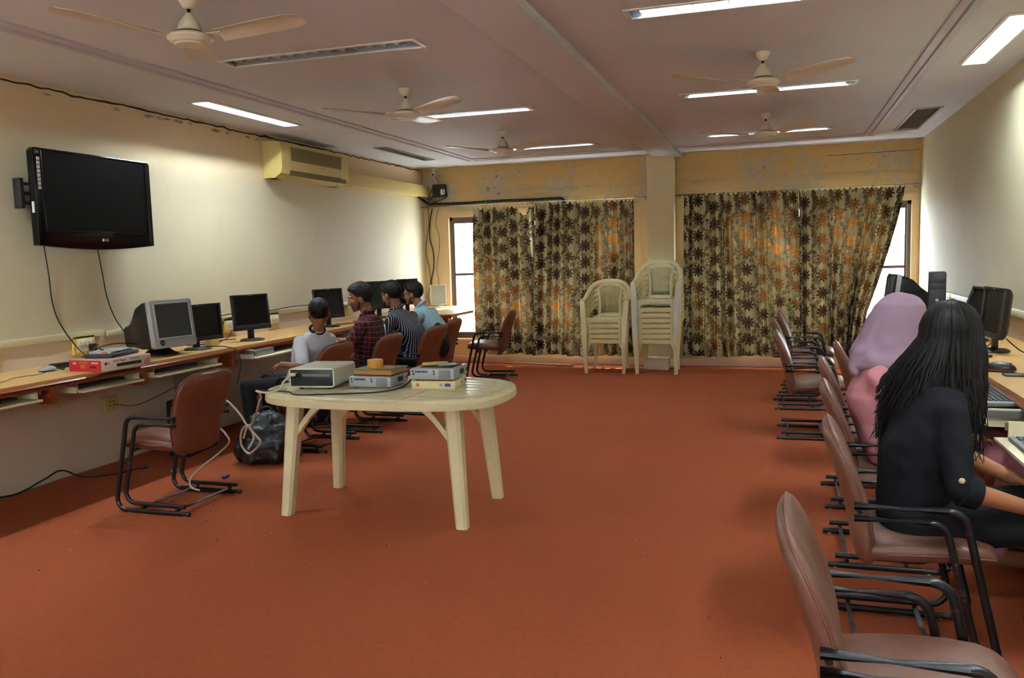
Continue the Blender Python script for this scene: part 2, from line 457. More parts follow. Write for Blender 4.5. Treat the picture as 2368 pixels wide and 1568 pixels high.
# ================================================================== windows
FRAME = plain('brown_window_metal', srgb(96, 84, 78), 0.45, 0.3, var=0.1)
REVEAL = plain('pale_reveal_paint', srgb(214, 180, 140), 0.6, var=0.1)
BAR = plain('grille_bar_paint', srgb(70, 66, 66), 0.5, 0.4)
M = Mat('window_glass'); tr = M.new('ShaderNodeBsdfTransparent'); gl = M.new('ShaderNodeBsdfGlossy'); mx = M.new('ShaderNodeMixShader')
tr.inputs[0].default_value = (0.94, 0.97, 0.96, 1); gl.inputs['Roughness'].default_value = 0.03
mx.inputs[0].default_value = 0.06; M.link(tr.outputs[0], mx.inputs[1]); M.link(gl.outputs[0], mx.inputs[2]); M.link(mx.outputs[0], M.out.inputs[0]); GLASS = M.m
for wi, (xa, xb, za, zb) in enumerate(WIN):
    r = empty('window_%d' % (wi + 1), ((xa + xb) / 2, YB + 0.08, za)); struct(r)
    w, h = xb - xa, zb - za
    f = MB()
    for sx in (-1, 1): f.box((sx * (w / 2 - 0.02), 0, h / 2), (0.04, 0.07, h))
    f.box((0, 0, 0.02), (w, 0.07, 0.04)); f.box((0, 0, h - 0.02), (w, 0.07, 0.04))
    f.build('outer_frame', FRAME, r)
    s = MB()
    for sx in (-1, 1): s.box((sx * (w / 2 + 0.04), -0.085, h / 2), (0.08, 0.012, h + 0.16))
    s.box((0, -0.085, h + 0.04), (w, 0.012, 0.08)); s.build('window_surround', REVEAL, r)
    MB().box((0, -0.075, -0.02), (w + 0.1, 0.04, 0.03), 0.005).build('window_sill', REVEAL, r)
    n = 4; sw = w / n
    for i in range(n):
        cx = -w / 2 + sw * (i + 0.5); yo = 0.015 if i % 2 else -0.015
        shut = MB(); ww = sw - 0.03
        for sx in (-1, 1): shut.box((cx + sx * (ww / 2 - 0.022), yo, h / 2), (0.044, 0.026, h - 0.08))
        for zz in (0.06, h * 0.53, h - 0.06): shut.box((cx, yo, zz), (ww, 0.024, 0.045 if zz != h * 0.53 else 0.035))
        sh = shut.build('sash', FRAME, r)
        MB().box((cx, yo, h * 0.27 + 0.02), (ww - 0.08, 0.005, h * 0.5 - 0.06)).build('pane', GLASS, sh)
        MB().box((cx, yo, h * 0.76), (ww - 0.08, 0.005, h * 0.42)).build('pane', GLASS, sh)
    vb = MB().cyl((0, 0, 0), (0, 0, h), 0.006, 6).build('grille_bar', BAR, mesh_only=True)
    hb = MB().cyl((-w / 2, 0, 0), (w / 2, 0, 0), 0.006, 6).build('grille_bar', BAR, mesh_only=True)
    for i in range(1, int(w / 0.13)): inst('grille_bar', vb, r, (-w / 2 + i * 0.13, 0.085, 0))
    for zz in (0.25, 0.62, h * 0.53, h - 0.40, h - 0.27, h - 0.14): inst('grille_bar', hb, r, (0, 0.095, zz))

for wi, (xa, xb, za, zb) in enumerate(FILL_WIN):
    r = empty('window_%d' % (wi + 3), ((xa + xb) / 2, YF - 0.1, za)); struct(r); w, h = xb - xa, zb - za
    f = MB()
    for k in range(5): f.box((-w / 2 + 0.02 + k * (w - 0.04) / 4, 0, h / 2), (0.04, 0.06, h))
    f.box((0, 0, 0.02), (w, 0.06, 0.04)).box((0, 0, h - 0.02), (w, 0.06, 0.04)).build('outer_frame', FRAME, r)
    for k in range(4): MB().box((-w / 2 + w / 4 * (k + .5), 0, h / 2), (w / 4 - 0.05, 0.005, h - 0.08)).build('pane', GLASS, r)
# ================================================================== ceiling lights and vents
ALU = Mat('louver_aluminium'); ALU.col((0.50, 0.55, 0.62)).set(0.28, 0.9); ALU = ALU.m
LVM = Mat('bright_louver'); LVM.col((0.80, 0.82, 0.84)).set(0.35, 0.15); LVM = LVM.m
HOUS = plain('white_enamel', srgb(225, 222, 215), 0.35, var=0.03)
TUBE_ON = emit('lit_tube', (0.86, 0.97, 1.0), TUBE)
TUBE_OFF = plain('unlit_tube', srgb(232, 232, 226), 0.25, var=0.02)
lnames = ['unlit louvred ceiling light near the front left fan', 'lit louvred ceiling light beside the middle left fan', 'lit louvred ceiling light beside the far left fan',
          'lit louvred ceiling light at the top edge right of the beam', 'lit louvred ceiling light below the nearer right fan', 'lit louvred ceiling light behind the farther right fan',
          'bright tube light panel over the left wall near the air conditioner', 'bright tube light panel over the right wall',
          'louvred ceiling light left of the beam above the camera', 'louvred ceiling light right of the beam above the camera', 'louvred ceiling light at the rear left of the room', 'louvred ceiling light at the rear right of the room',
          'tube light panel over the left wall beside the camera', 'tube light panel over the right wall beside the camera']
D = 0.11
tray = MB()
tray.rings([[Vector((-LL / 2 + 0.004, y_, z_)), Vector((LL / 2 - 0.004, y_, z_))] for y_, z_ in ((-LW / 2 + .003, 0), (-LW / 2 + .006, D * .6), (-LW * .28, D), (LW * .28, D), (LW / 2 - .006, D * .6), (LW / 2 - .003, 0))], False, False, True, False)
for sx in (-1, 1): tray.box((sx * (LL / 2 - 0.004), 0, D / 2), (0.006, LW - 0.01, D))
tray_me = tray.build('reflector', ALU, mesh_only=True)
fr = MB()
for sy in (-1, 1): fr.box((0, sy * (LW / 2 + 0.006), -0.004), (LL + 0.05, 0.022, 0.008), 0.002)
for sx in (-1, 1): fr.box((sx * (LL / 2 + 0.012), 0, -0.004), (0.026, LW + 0.03, 0.008), 0.002)
fr_me = fr.build('frame', HOUS, mesh_only=True)
tb = MB().cyl((-LL / 2 + 0.05, 0, 0), (LL / 2 - 0.05, 0, 0), 0.013, 12)
on_me = tb.build('tube', TUBE_ON, mesh_only=True); off_me = tb.build('tube', TUBE_OFF, mesh_only=True)
lv = MB()
lv.rings([[Vector((u, y_, z_ + dz)) for u, dz in ((-.0015, 0), (.0015, 0), (.018, .048), (-.018, .048))] for y_, z_ in ((-LW / 2 + .006, .010), (0, .002), (LW / 2 - .006, .010))], False, True, False)
lv_me = lv.build('louver', LVM, mesh_only=True)
for i, (cx, cy, ax) in enumerate(LIGHTS):
    r = empty('ceiling_light', (cx, cy, HC), 0 if ax else PI / 2, lnames[i], 'ceiling light', 'recessed ceiling lights')
    inst('frame', fr_me, r); inst('reflector', tray_me, r)
    on = i not in (0, 8, 10, 11)
    for yy in ((-0.03, 0.03) if not ax else (0.0,)): inst('tube', on_me if on else off_me, r, (0, yy, 0.066))
    if ax:
        for k in range(14): inst('louver', lv_me, r, (-LL / 2 + 0.05 + k * (LL - 0.1) / 13, 0, 0.004))
GRILL = plain('vent_grille_metal', srgb(150, 142, 132), 0.5, 0.2); DARKV = plain('vent_duct', srgb(80, 72, 66), 0.9)
for i, (cx, cy, w, l) in enumerate(VENTS):
    r = empty('ceiling_vent', (cx, cy, HC), 0, ['slatted ceiling vent over the far left corner', 'slatted ceiling vent over the far right corner'][i], 'vent', 'ceiling vents')
    f = MB()
    for s_ in (-1, 1): f.box((s_ * (w / 2 + 0.008), 0, -0.004), (0.024, l + 0.04, 0.008)); f.box((0, s_ * (l / 2 + 0.008), -0.004), (w, 0.024, 0.008))
    f.build('frame', GRILL, r)
    d = MB().box((0, 0, 0.12), (w, l, 0.01)); [d.box((s_ * (w / 2 + .004), 0, 0.06), (0.006, l, 0.12)) for s_ in (-1, 1)]
    d.build('duct', DARKV, r)
    sm = MB().box((0, 0, 0), (w - 0.004, 0.012, 0.003), M=Matrix.Rotation(0.6, 4, 'X')).build('slat', GRILL, mesh_only=True)
    nn = int(l / 0.034)
    for k in range(nn): inst('slat', sm, r, (0, -l / 2 + 0.02 + k * (l - 0.04) / (nn - 1), 0.010))

# ================================================================== ceiling fans
FANW = plain('fan_cream_enamel', srgb(216, 202, 178), 0.35, var=0.06, scale=6)
FANB = plain('fan_blade_enamel', srgb(212, 196, 172), 0.4, var=0.1, scale=5)
FDARK = plain('fan_dark_metal', srgb(40, 36, 34), 0.5, 0.5)
def make_fan():
    r = empty('ceiling_fan')
    MB().lathe([(0.001, 0), (0.047, 0), (0.047, -0.008), (0.040, -0.020), (0.026, -0.045), (0.016, -0.052), (0.001, -0.052)]).build('canopy', FANW, r)
    MB().cyl((0, 0, -0.05), (0, 0, -0.075), 0.011, 10).build('rod', FDARK, r)
    MB().lathe([(0.001, -0.070), (0.016, -0.070), (0.020, -0.082), (0.030, -0.090), (0.033, -0.098), (0.042, -0.108), (0.046, -0.118), (0.052, -0.135), (0.053, -0.142), (0.058, -0.150), (0.001, -0.150)]).build('cone_cover', FANW, r)
    MB().lathe([(0.001, -0.148), (0.050, -0.148), (0.050, -0.158), (0.001, -0.158)]).build('neck', FDARK, r)
    MB().lathe([(0.001, -0.156), (0.060, -0.156), (0.078, -0.162), (0.098, -0.170), (0.102, -0.176), (0.102, -0.184), (0.094, -0.190), (0.090, -0.198), (0.076, -0.206), (0.070, -0.205), (0.066, -0.212), (0.04, -0.216), (0.001, -0.217)], n=32).build('motor', FANW, r)
    bl = MB(); rows = []
    for i in range(9):
        t = i / 8; x_ = 0.15 + 0.42 * t; w = 0.045 + 0.028 * min(1, t * 1.6) - (0.02 if i == 8 else 0)
        zc = 0.028 * t
        rows.append([Vector((x_ + (0.012 * (1 - abs(u)) if i == 8 else 0), u * w, zc + 0.014 * (-u) * (0.4 + 0.6 * (1 - t)) - 0.010 * u * u + dz)) for u, dz in
                     ((-1, 0), (-.6, 0), (-.2, 0), (.2, 0), (.6, 0), (1, 0), (1, .0025), (.6, .0025), (.2, .0025), (-.2, .0025), (-.6, .0025), (-1, .0025))])
    bl.rings(rows, False, True, True); bme = bl.build('blade', FANB, mesh_only=True)
    ar = MB().box((0.125, 0, 0.002), (0.09, 0.034, 0.005), 0.002)
    for u in (-1, 1): ar.cyl((0.155, u * 0.011, 0.004), (0.155, u * 0.011, -0.003), 0.005, 8)
    ame = ar.build('blade_arm', FANW, mesh_only=True)
    for k in range(3):
        b_ = inst('blade', bme, r, (0, 0, -0.172), (0, 0, k * 2 * PI / 3)); inst('blade_arm', ame, b_)
    return r
fan = make_fan()
for i, (x_, y_, a, lab) in enumerate([(-2.57, 3.30, 1, 'cream ceiling fan nearest the camera, over the television side'), (-2.55, 5.575, -30, 'cream ceiling fan second from the front, left of the beam'), (-2.57, 7.83, -25, 'cream ceiling fan farthest from the camera, left of the beam'),
                                      (-0.11, 5.503, -33, 'nearer cream ceiling fan right of the beam'), (-0.13, 7.91, -50, 'farther cream ceiling fan right of the beam')]):
    f = fan if i == 0 else copy_tree(fan)
    f.location = (x_, y_, HC); f.rotation_euler = (0, 0, math.radians(a)); tag(f, lab, 'fan', 'ceiling fans')
# ================================================================== curtains
def curtain_material():
    M = Mat('floral_curtain_fabric')
    uv = M.new('ShaderNodeSeparateXYZ'); M.link(M.coords('UV'), uv.inputs[0])
    u, v = S(M.nt, uv.outputs[0]), S(M.nt, uv.outputs[1])        # metres on the cloth
    wob = M.noise(5.0, 2, kind='UV') - 0.5
    def flower(u, v, cu, cv, R, petals):
        a, b = u - cu, v - cv
        r = (a * a + b * b).sqrt(); th = b.atan2(a)
        k = (th * petals).cos() * 0.5 + 0.5
        outer = r.lt(k * 0.42 * R + 0.58 * R)
        ring = r.gt(0.40 * R) * r.lt(0.50 * R)
        return outer, ring, r.lt(0.40 * R)
    W_, H_ = 0.24, 0.21
    uu = u / W_ + wob * 0.10; colm = uu.floor(); vv = v / H_ + ((colm * 12.9898).sin() * 43.7).fract() + wob * 0.12
    fu = (uu.fract() - 0.5) * W_; fv = (vv.fract() - 0.5) * H_
    f1, ring, core = flower(fu, fv, 0.03, 0.0, 0.080, 9.0)
    f1 = f1.mx(0)
    f2, ring2, core2 = flower(fu, fv, -0.075, 0.055, 0.030, 5.0)
    f3, _, _ = flower(fu, fv, -0.08, -0.062, 0.024, 4.0)
    # vines: two sine stems and curls
    ph = v * (2 * PI / 0.45)
    st = ((u / W_).fract() - 0.5) * W_ - ph.sin() * 0.055 + 0.03
    vine = st.abs().lt(0.0055)
    st2 = ((u / W_ + 0.5).fract() - 0.5) * W_ + (ph + 0.7).sin() * 0.05 - 0.02
    vine = vine.mx(st2.abs().lt(0.005))
    a_, b_ = fu + 0.068, fv + 0.0
    rr = (a_ * a_ + b_ * b_).sqrt(); curl = ((rr * 190.0 - b_.atan2(a_)).sin()).gt(0.45) * rr.lt(0.036)
    # small leaves along the stems
    l1, l2 = (v / 0.078).fract() - 0.5, st.abs() - 0.020
    leaf = ((l1 * l1 * 5.0) + (l2 * l2 * 9000.0)).lt(0.85)
    l3 = st2.abs() - 0.017; l4 = (v / 0.078 + 0.5).fract() - 0.5
    leaf = leaf.mx(((l4 * l4 * 5.0) + (l3 * l3 * 9500.0)).lt(0.8))
    cream, dark, brown = srgb(196, 186, 148), srgb(24, 24, 30), srgb(70, 50, 32)
    c = M.mix(M.noise(3, 3, kind='UV') * 0.5, cream, srgb(170, 160, 122))
    weave = M.noise(900, 1, kind='UV')
    pat = vine.mx(curl).mx(leaf)
    c = M.mix(pat, c, brown)
    c = M.mix(f1.mx(f2).mx(f3), c, dark)
    c = M.mix(ring.mx(ring2), c, srgb(128, 96, 60))
    c = M.mix(weave * 0.2, c, dark)
    M.col(c).set(0.85, 0, 0.2)
    tl = M.new('ShaderNodeBsdfTranslucent'); mx = M.new('ShaderNodeMixShader')
    thin = M.ramp(M.noise(0.9, 2, kind='UV'), 0.46, 0.66)
    thread = M.mix(thin, (0.05, 0.02, 0.008), (0.85, 0.32, 0.06))
    ground = M.mix(thin, (0.10, 0.075, 0.03), (0.24, 0.17, 0.08))
    M.link(M.mix(f1.mx(f2), ground, thread), tl.inputs[0]); mx.inputs[0].default_value = 0.075
    M.link(M.b.outputs[0], mx.inputs[1]); M.link(tl.outputs[0], mx.inputs[2]); M.link(mx.outputs[0], M.out.inputs[0])
    return M.m
CURT = curtain_material()
YC = YB - 0.14
RODZ = 2.115
def curtain(label, pts_top, pts_bot, folds, seed, ztop, zbot, fn=None, yo=0.0):
    """pts: x at left/right for top and bottom; folds pleats; fn moves (u,t) sideways"""
    nu, nv = folds * 16, 44
    rnd = random.Random(seed); ph = [rnd.uniform(0, 6) for _ in range(6)]
    rows, uvs = [], []
    span = pts_top[1] - pts_top[0]
    for j in range(nv + 1):
        t = j / nv; row = []
        for i in range(nu + 1):
            u = i / nu
            xa = pts_top[0] + (pts_bot[0] - pts_top[0]) * t; xb = pts_top[1] + (pts_bot[1] - pts_top[1]) * t
            k = u * folds * 2 * PI
            uu = u + 0.010 * math.sin(2 * PI * (u * 3 + ph[0])) + 0.006 * t * math.sin(5 * u * 6 + ph[1])
            amp = (0.044 + 0.030 * (0.5 + 0.5 * math.sin(u * 17 + ph[2]))) * (0.25 + 0.75 * min(1, t * 6)) * (1 + 0.25 * math.sin(t * 3 + ph[3] + u * 6))
            prof = math.sin(k + 0.9 * math.sin(u * 9 + ph[4]) + 0.5 * t * math.sin(u * 13 + ph[5]))
            prof = 1.0 - 2.0 * (0.5 - 0.5 * prof) ** 2.6 + 0.12 * math.sin(2.7 * k + ph[2] + 3 * t)
            x = xa + (xb - xa) * uu; y = YC + yo - amp * prof - 0.012 * math.sin(t * 4 + u * 5)
            z = ztop + (zbot - ztop) * t
            if t == 0: z -= 0.030 * (0.5 - 0.5 * math.cos(k * 2.0))
            elif j < 4: z -= 0.030 * (0.5 - 0.5 * math.cos(2 * k)) * (1 - j / 4)
            if j == nv: z += 0.012 * math.sin(u * 11 + ph[0])
            if fn: x, y, z = fn(u, t, x, y, z)
            row.append(Vector((x, min(y, YB - 0.02), z))); uvs.append((u * span * 1.35 + seed * 0.37, z + 0.1))
        rows.append(row)
    b = MB(); b.rings(rows, False, False, True, False)
    loc = Vector(((pts_top[0] + pts_top[1]) / 2, YC, zbot))
    b.v = [tuple(Vector(p) - loc) for p in b.v]
    o = b.build('curtain', CURT, loc=loc)
    l = o.data.uv_layers.new(name='UVMap')
    for lp in o.data.loops: l.data[lp.index].uv = uvs[lp.vertex_index]
    return tag(o, label, 'curtain', 'floral window curtains')
def droop(u, t, x, y, z):
    d = math.exp(-((u - 0.82) / 0.07) ** 2)
    z -= 0.13 * d * max(0, 1 - t * 6); return x, y, z
ZT, ZB = 2.095, 0.14
curtain('dark floral curtain nearest the left wall, with a sagging top', (-3.86, -3.03), (-3.87, -2.97), 7, 1, ZT - 0.02, ZB, droop)
curtain('wide floral curtain behind the stacked plastic chairs', (-2.985, -1.72), (-3.08, -1.70), 11, 2, ZT + 0.0, ZB - 0.005, None, -0.05)
curtain('floral curtain right of the pillar with orange glow', (-1.13, 0.18), (-1.15, 0.30), 11, 3, ZT + 0.03, ZB, None, 0.01)
def sweep(u, t, x, y, z):
    if u > 0.3:
        k = (u - 0.3) / 0.7
        tt = t / 0.74
        s = min(1, tt) ** 1.25
        x -= k * 0.36 * s
        if t > 0.74: x -= k * 0.06 * (t - .74) / .26
    return x, y, z
curtain('floral curtain by the right wall, gathered and swept to the left', (0.195, 1.325), (0.22, 1.30), 10, 4, ZT + 0.015, ZB + 0.02, sweep, -0.045)
# rods, rings, brackets
RODM = plain('curtain_rod_metal', srgb(150, 134, 116), 0.35, 0.6)
for i, (xa, xb) in enumerate(((-4.62, -1.565), (-1.235, 1.51))):
    r = empty('curtain_rod', ((xa + xb) / 2, YC, RODZ), 0, ['curtain rod with rings left of the pillar', 'curtain rod with rings right of the pillar'][i], 'curtain rod', 'curtain rods')
    w = (xb - xa) / 2
    MB().cyl((-w, 0, 0), (w, 0, 0), 0.009, 10).build('pole', RODM, r)
    rg = MB().tube([(0, 0.016 * math.cos(a * PI / 5), -0.004 + 0.018 * math.sin(a * PI / 5)) for a in range(10)], 0.003, 5, True).build('ring', RODM, mesh_only=True)
    br = MB().box((0, 0.07, 0.0), (0.012, 0.13, 0.02)).box((0, 0.132, 0), (0.03, 0.012, 0.05)).build('bracket', RODM, mesh_only=True)
    for x_ in (-w * 0.97, 0, w * 0.97): inst('bracket', br, r, (x_, 0, 0))
    xs = [-3.84 + 0.16 * k for k in range(5)] + [-3.12 + 0.03 * k for k in range(4)] + [-2.96 + 0.124 * k for k in range(11)] if i == 0 else [-1.12 + 0.118 * k for k in range(21)]
    for x_ in xs: inst('ring', rg, r, (x_ - (xa + xb) / 2, 0, 0))
# ================================================================== upholstered tube chairs
def leather(name, base, dust, amt):
    M = Mat(name); n1 = M.noise(4, 5, 0.6); n2 = M.noise(120, 3); n3 = M.noise(15, 4, stretch=(1, 1, 0.4))
    c = M.mix(M.ramp(n3, 0.3, 0.75), tuple(v * 0.8 for v in base), base)
    c = M.mix(M.ramp(n1, 0.4, 0.75) * amt, c, dust)
    M.col(c).set(0.42, 0, 0.5); M.bump(n2 + n3 * 0.6, 0.18, 0.004); return M.m
LEA = leather('brown_leatherette', srgb(112, 58, 40), srgb(136, 92, 70), 0.5)
LEA_R = leather('dusty_glare_leatherette', srgb(114, 72, 57), srgb(146, 117, 100), 0.8)  # same leather as the left row, this row's glare put into a paler colour
PIPE_L = plain('leather_piping', srgb(96, 50, 40), 0.5); PIPE_R = plain('leather_piping_glare', srgb(120, 74, 64), 0.5)
M = Mat('worn_black_tube'); n = M.noise(45, 5, 0.7); n2 = M.noise(9, 3)
k = M.ramp(n * 0.6 + n2 * 0.4, 0.56, 0.60)
M.col(M.mix(k * 0.7, srgb(26, 25, 27), srgb(92, 76, 70))).set(0.38, 0.1, 0.5); M.bump(k * -1, 0.2, 0.002); BLK = M.m
CAPM = plain('tube_end_cap', srgb(44, 42, 44), 0.6); FOOTM = plain('pale_glide', srgb(170, 164, 156), 0.6)
def sup(t, e):
    c, s_ = math.cos(t), math.sin(t)
    return math.copysign(abs(c) ** (2 / e), c), math.copysign(abs(s_) ** (2 / e), s_)
def lerp_tab(tab, t):
    for (a, va), (b, vb) in zip(tab, tab[1:]):
        if t <= b: return va + (vb - va) * (t - a) / (b - a)
    return tab[-1][1]
CH = {}
def chair_meshes(key, lea, pip):
    b = MB(); R = []; side = {-1: [], 1: []}
    WT = [(0, .14), (.03, .17), (.1, .195), (.3, .217), (.6, .236), (.8, .240), (.9, .228), (.955, .200), (.985, .155), (1, .09)]
    TT = [(0, .012), (.03, .024), (.1, .032), (.5, .034), (.85, .030), (.96, .022), (1, .008)]
    def prof(t): return Vector((-.135 - .06 * t - .07 * t * t + .02 * math.sin(t * PI), 0, .325 + .475 * t))
    for t in (0, .015, .03, .06, .1, .2, .3, .4, .5, .6, .7, .8, .85, .9, .93, .955, .97, .985, .995, 1):
        p = prof(t); w = lerp_tab(WT, t); th = lerp_tab(TT, t); d = (prof(min(1, t + .01)) - prof(max(0, t - .01))).normalized(); nx = Vector((d.z, 0, -d.x))
        ring = []
        for i in range(28):
            cx, cy = sup(2 * PI * i / 28, 3.2)
            ring.append(p + Vector((0, w * cx, 0)) + nx * (th * cy - 0.022 * (1 - cx * cx) * (0.5 + 0.5 * math.sin(PI * t))))
        R.append(ring)
        if .02 < t: side[1].append(p + Vector((0, w + .001, 0)) + nx * 0.004); side[-1].append(p + Vector((0, -w - .001, 0)) + nx * 0.004)
    b.rings(R, False, True, True); back = b.build('backrest', lea, mesh_only=True)
    pm = MB().tube(side[1] + side[-1][::-1], 0.0042, 6).build('piping', pip, mesh_only=True)
    b = MB(); R = []
    for x, w, th, zc in ((-.155, .17, .022, .382), (-.15, .19, .034, .384), (-.13, .205, .042, .388), (-.05, .212, .046, .394), (.05, .214, .047, .40), (.13, .213, .046, .402), (.19, .208, .043, .400), (.225, .198, .037, .396), (.245, .184, .028, .391), (.255, .165, .012, .387)):
        R.append([Vector((x + 0.012 * (1 - abs(sup(2 * PI * i / 28, 3.4)[0]) ** 2) * (x > .15), w * sup(2 * PI * i / 28, 3.4)[0], zc + th * sup(2 * PI * i / 28, 3.4)[1] + (0.006 * (1 - sup(2 * PI * i / 28, 3.4)[0] ** 2) if sup(2 * PI * i / 28, 3.4)[1] > 0 else 0))) for i in range(28)])
    b.rings(R, False, True, True); seat = b.build('seat', lea, mesh_only=True)
    pt = [Vector((x, w + .001, zc)) for x, w, zc in ((-.15, .19, .386), (-.05, .213, .392), (.05, .215, .398), (.13, .214, .40), (.19, .209, .398), (.225, .199, .394), (.245, .185, .389))]
    sp = MB().tube(pt + [Vector((.262, .12, .387)), Vector((.268, 0, .387)), Vector((.262, -.12, .387))] + [Vector((p.x, -p.y, p.z)) for p in pt[::-1]], 0.004, 6).build('piping', pip, mesh_only=True)
    def path(o, r):
        zt, zb, xr, xf = .560 - o, .0125 + o, -.190, .155 - o * 1.3
        xb = .25 - o * 1.6
        P = [(xr, 0, zt), (xf - .06, 0, zt)]
        P += arc((xf - .06, 0, zt - .06), .06, PI / 2, 0.08, 6)[1:]
        P += arc((xb - .062, 0, zb + .062), .062, 0.08, -PI / 2, 7)
        P += [(-.25 + o * .7, 0, zb)]
        return [Vector(p) for p in P]
    t1 = MB().tube(path(0, 0), 0.0135, 10).build('outer_tube', BLK, mesh_only=True)
    t2 = MB().tube(path(.042, 0), 0.0125, 10).build('inner_tube', BLK, mesh_only=True)
    cb = MB().cyl((0, -.245, .034), (0, .245, .034), 0.009, 8).build('cross_bar', BLK, mesh_only=True)
    sb = MB().cyl((0, -.235, .368), (0, .235, .368), 0.008, 8)
    sb = sb.build('seat_bar', BLK, mesh_only=True)
    arm = MB()
    for x in (-.17, ): arm.cyl((x, 0, .538), (x, -.03, .538), 0.010, 8)
    br = arm.build('back_bracket', BLK, mesh_only=True)
    gl = MB().lathe([(.001, -.0), (.012, 0), (.012, .010), (.001, .010)], n=10).build('glide', FOOTM, mesh_only=True)
    CH[key] = (back, pm, seat, sp, t1, t2, cb, sb, br, gl)
chair_meshes('L', LEA, PIPE_L); chair_meshes('R', LEA_R, PIPE_R)
def make_chair(key, x, y, deg, label, group):
    back, pm, seat, sp, t1, t2, cb, sb, br, gl = CH[key]
    r = empty('tube_chair', (x, y, 0), math.radians(deg), label, 'chair', group)
    o = inst('backrest', back, r); inst('piping', pm, o)
    o = inst('seat', seat, r); inst('piping', sp, o)
    for s_ in (-1, 1):
        o = inst('outer_tube', t1, r, (0, s_ * .238, 0)); inst('inner_tube', t2, r, (0, s_ * .238, 0))
        b_ = inst('back_bracket', br, r, (0, s_ * .225 + (.015 if s_ > 0 else -.015) * 0, 0))
        if s_ < 0: b_.scale = (1, -1, 1)
        for x_ in (-.22, .16): inst('glide', gl, o, (x_, 0, -.0))
    for x_ in (-.17, .07): inst('cross_bar', cb, r, (x_, 0, 0))
    for x_ in (.11,): inst('seat_bar', sb, r, (x_, 0, 0))
    return r
GL, GR = 'brown chairs along the left desk', 'brown chairs along the right desk'
make_chair('L', -3.43, 4.06, 180, 'empty brown chair left of the plastic table, pulled up to the left desk', GL)
make_chair('L', -3.45, 5.62, 178, 'brown chair of the boy in the grey shirt', GL)
make_chair('L', -3.37, 6.36, 180, 'brown chair of the man in the plaid shirt', GL)
make_chair('L', -3.28, 7.15, 176, 'brown chair of the man in the striped shirt', GL)
make_chair('L', -3.44, 7.97, 182, 'brown chair of the man in the pale blue shirt', GL)
make_chair('L', -3.22, 9.20, 186, 'empty brown chair in front of the left window', GL)
make_chair('R', .275, 2.06, 0, 'empty dusty brown chair cut off at the bottom right corner', GR)
make_chair('R', .43, 3.18, 0, 'dusty brown chair of the woman with long black hair', GR)
make_chair('R', .46, 4.12, 0, 'dusty brown chair of the woman in the lilac headscarf', GR)
make_chair('R', .49, 5.02, 0, 'empty brown chair right behind the chair of the headscarf woman', GR)
make_chair('R', .62, 5.93, 0, 'empty brown chair pushed farthest under the right desk', GR)
make_chair('R', .23, 6.74, 0, 'empty brown chair standing out in the aisle, nearest of the far three', GR)
make_chair('R', .20, 7.97, 2, 'empty brown chair in the middle of the far three by the right curtains', GR)
make_chair('R', .25, 8.85, -2, 'empty brown chair farthest back on the right, closest to the curtains', GR)

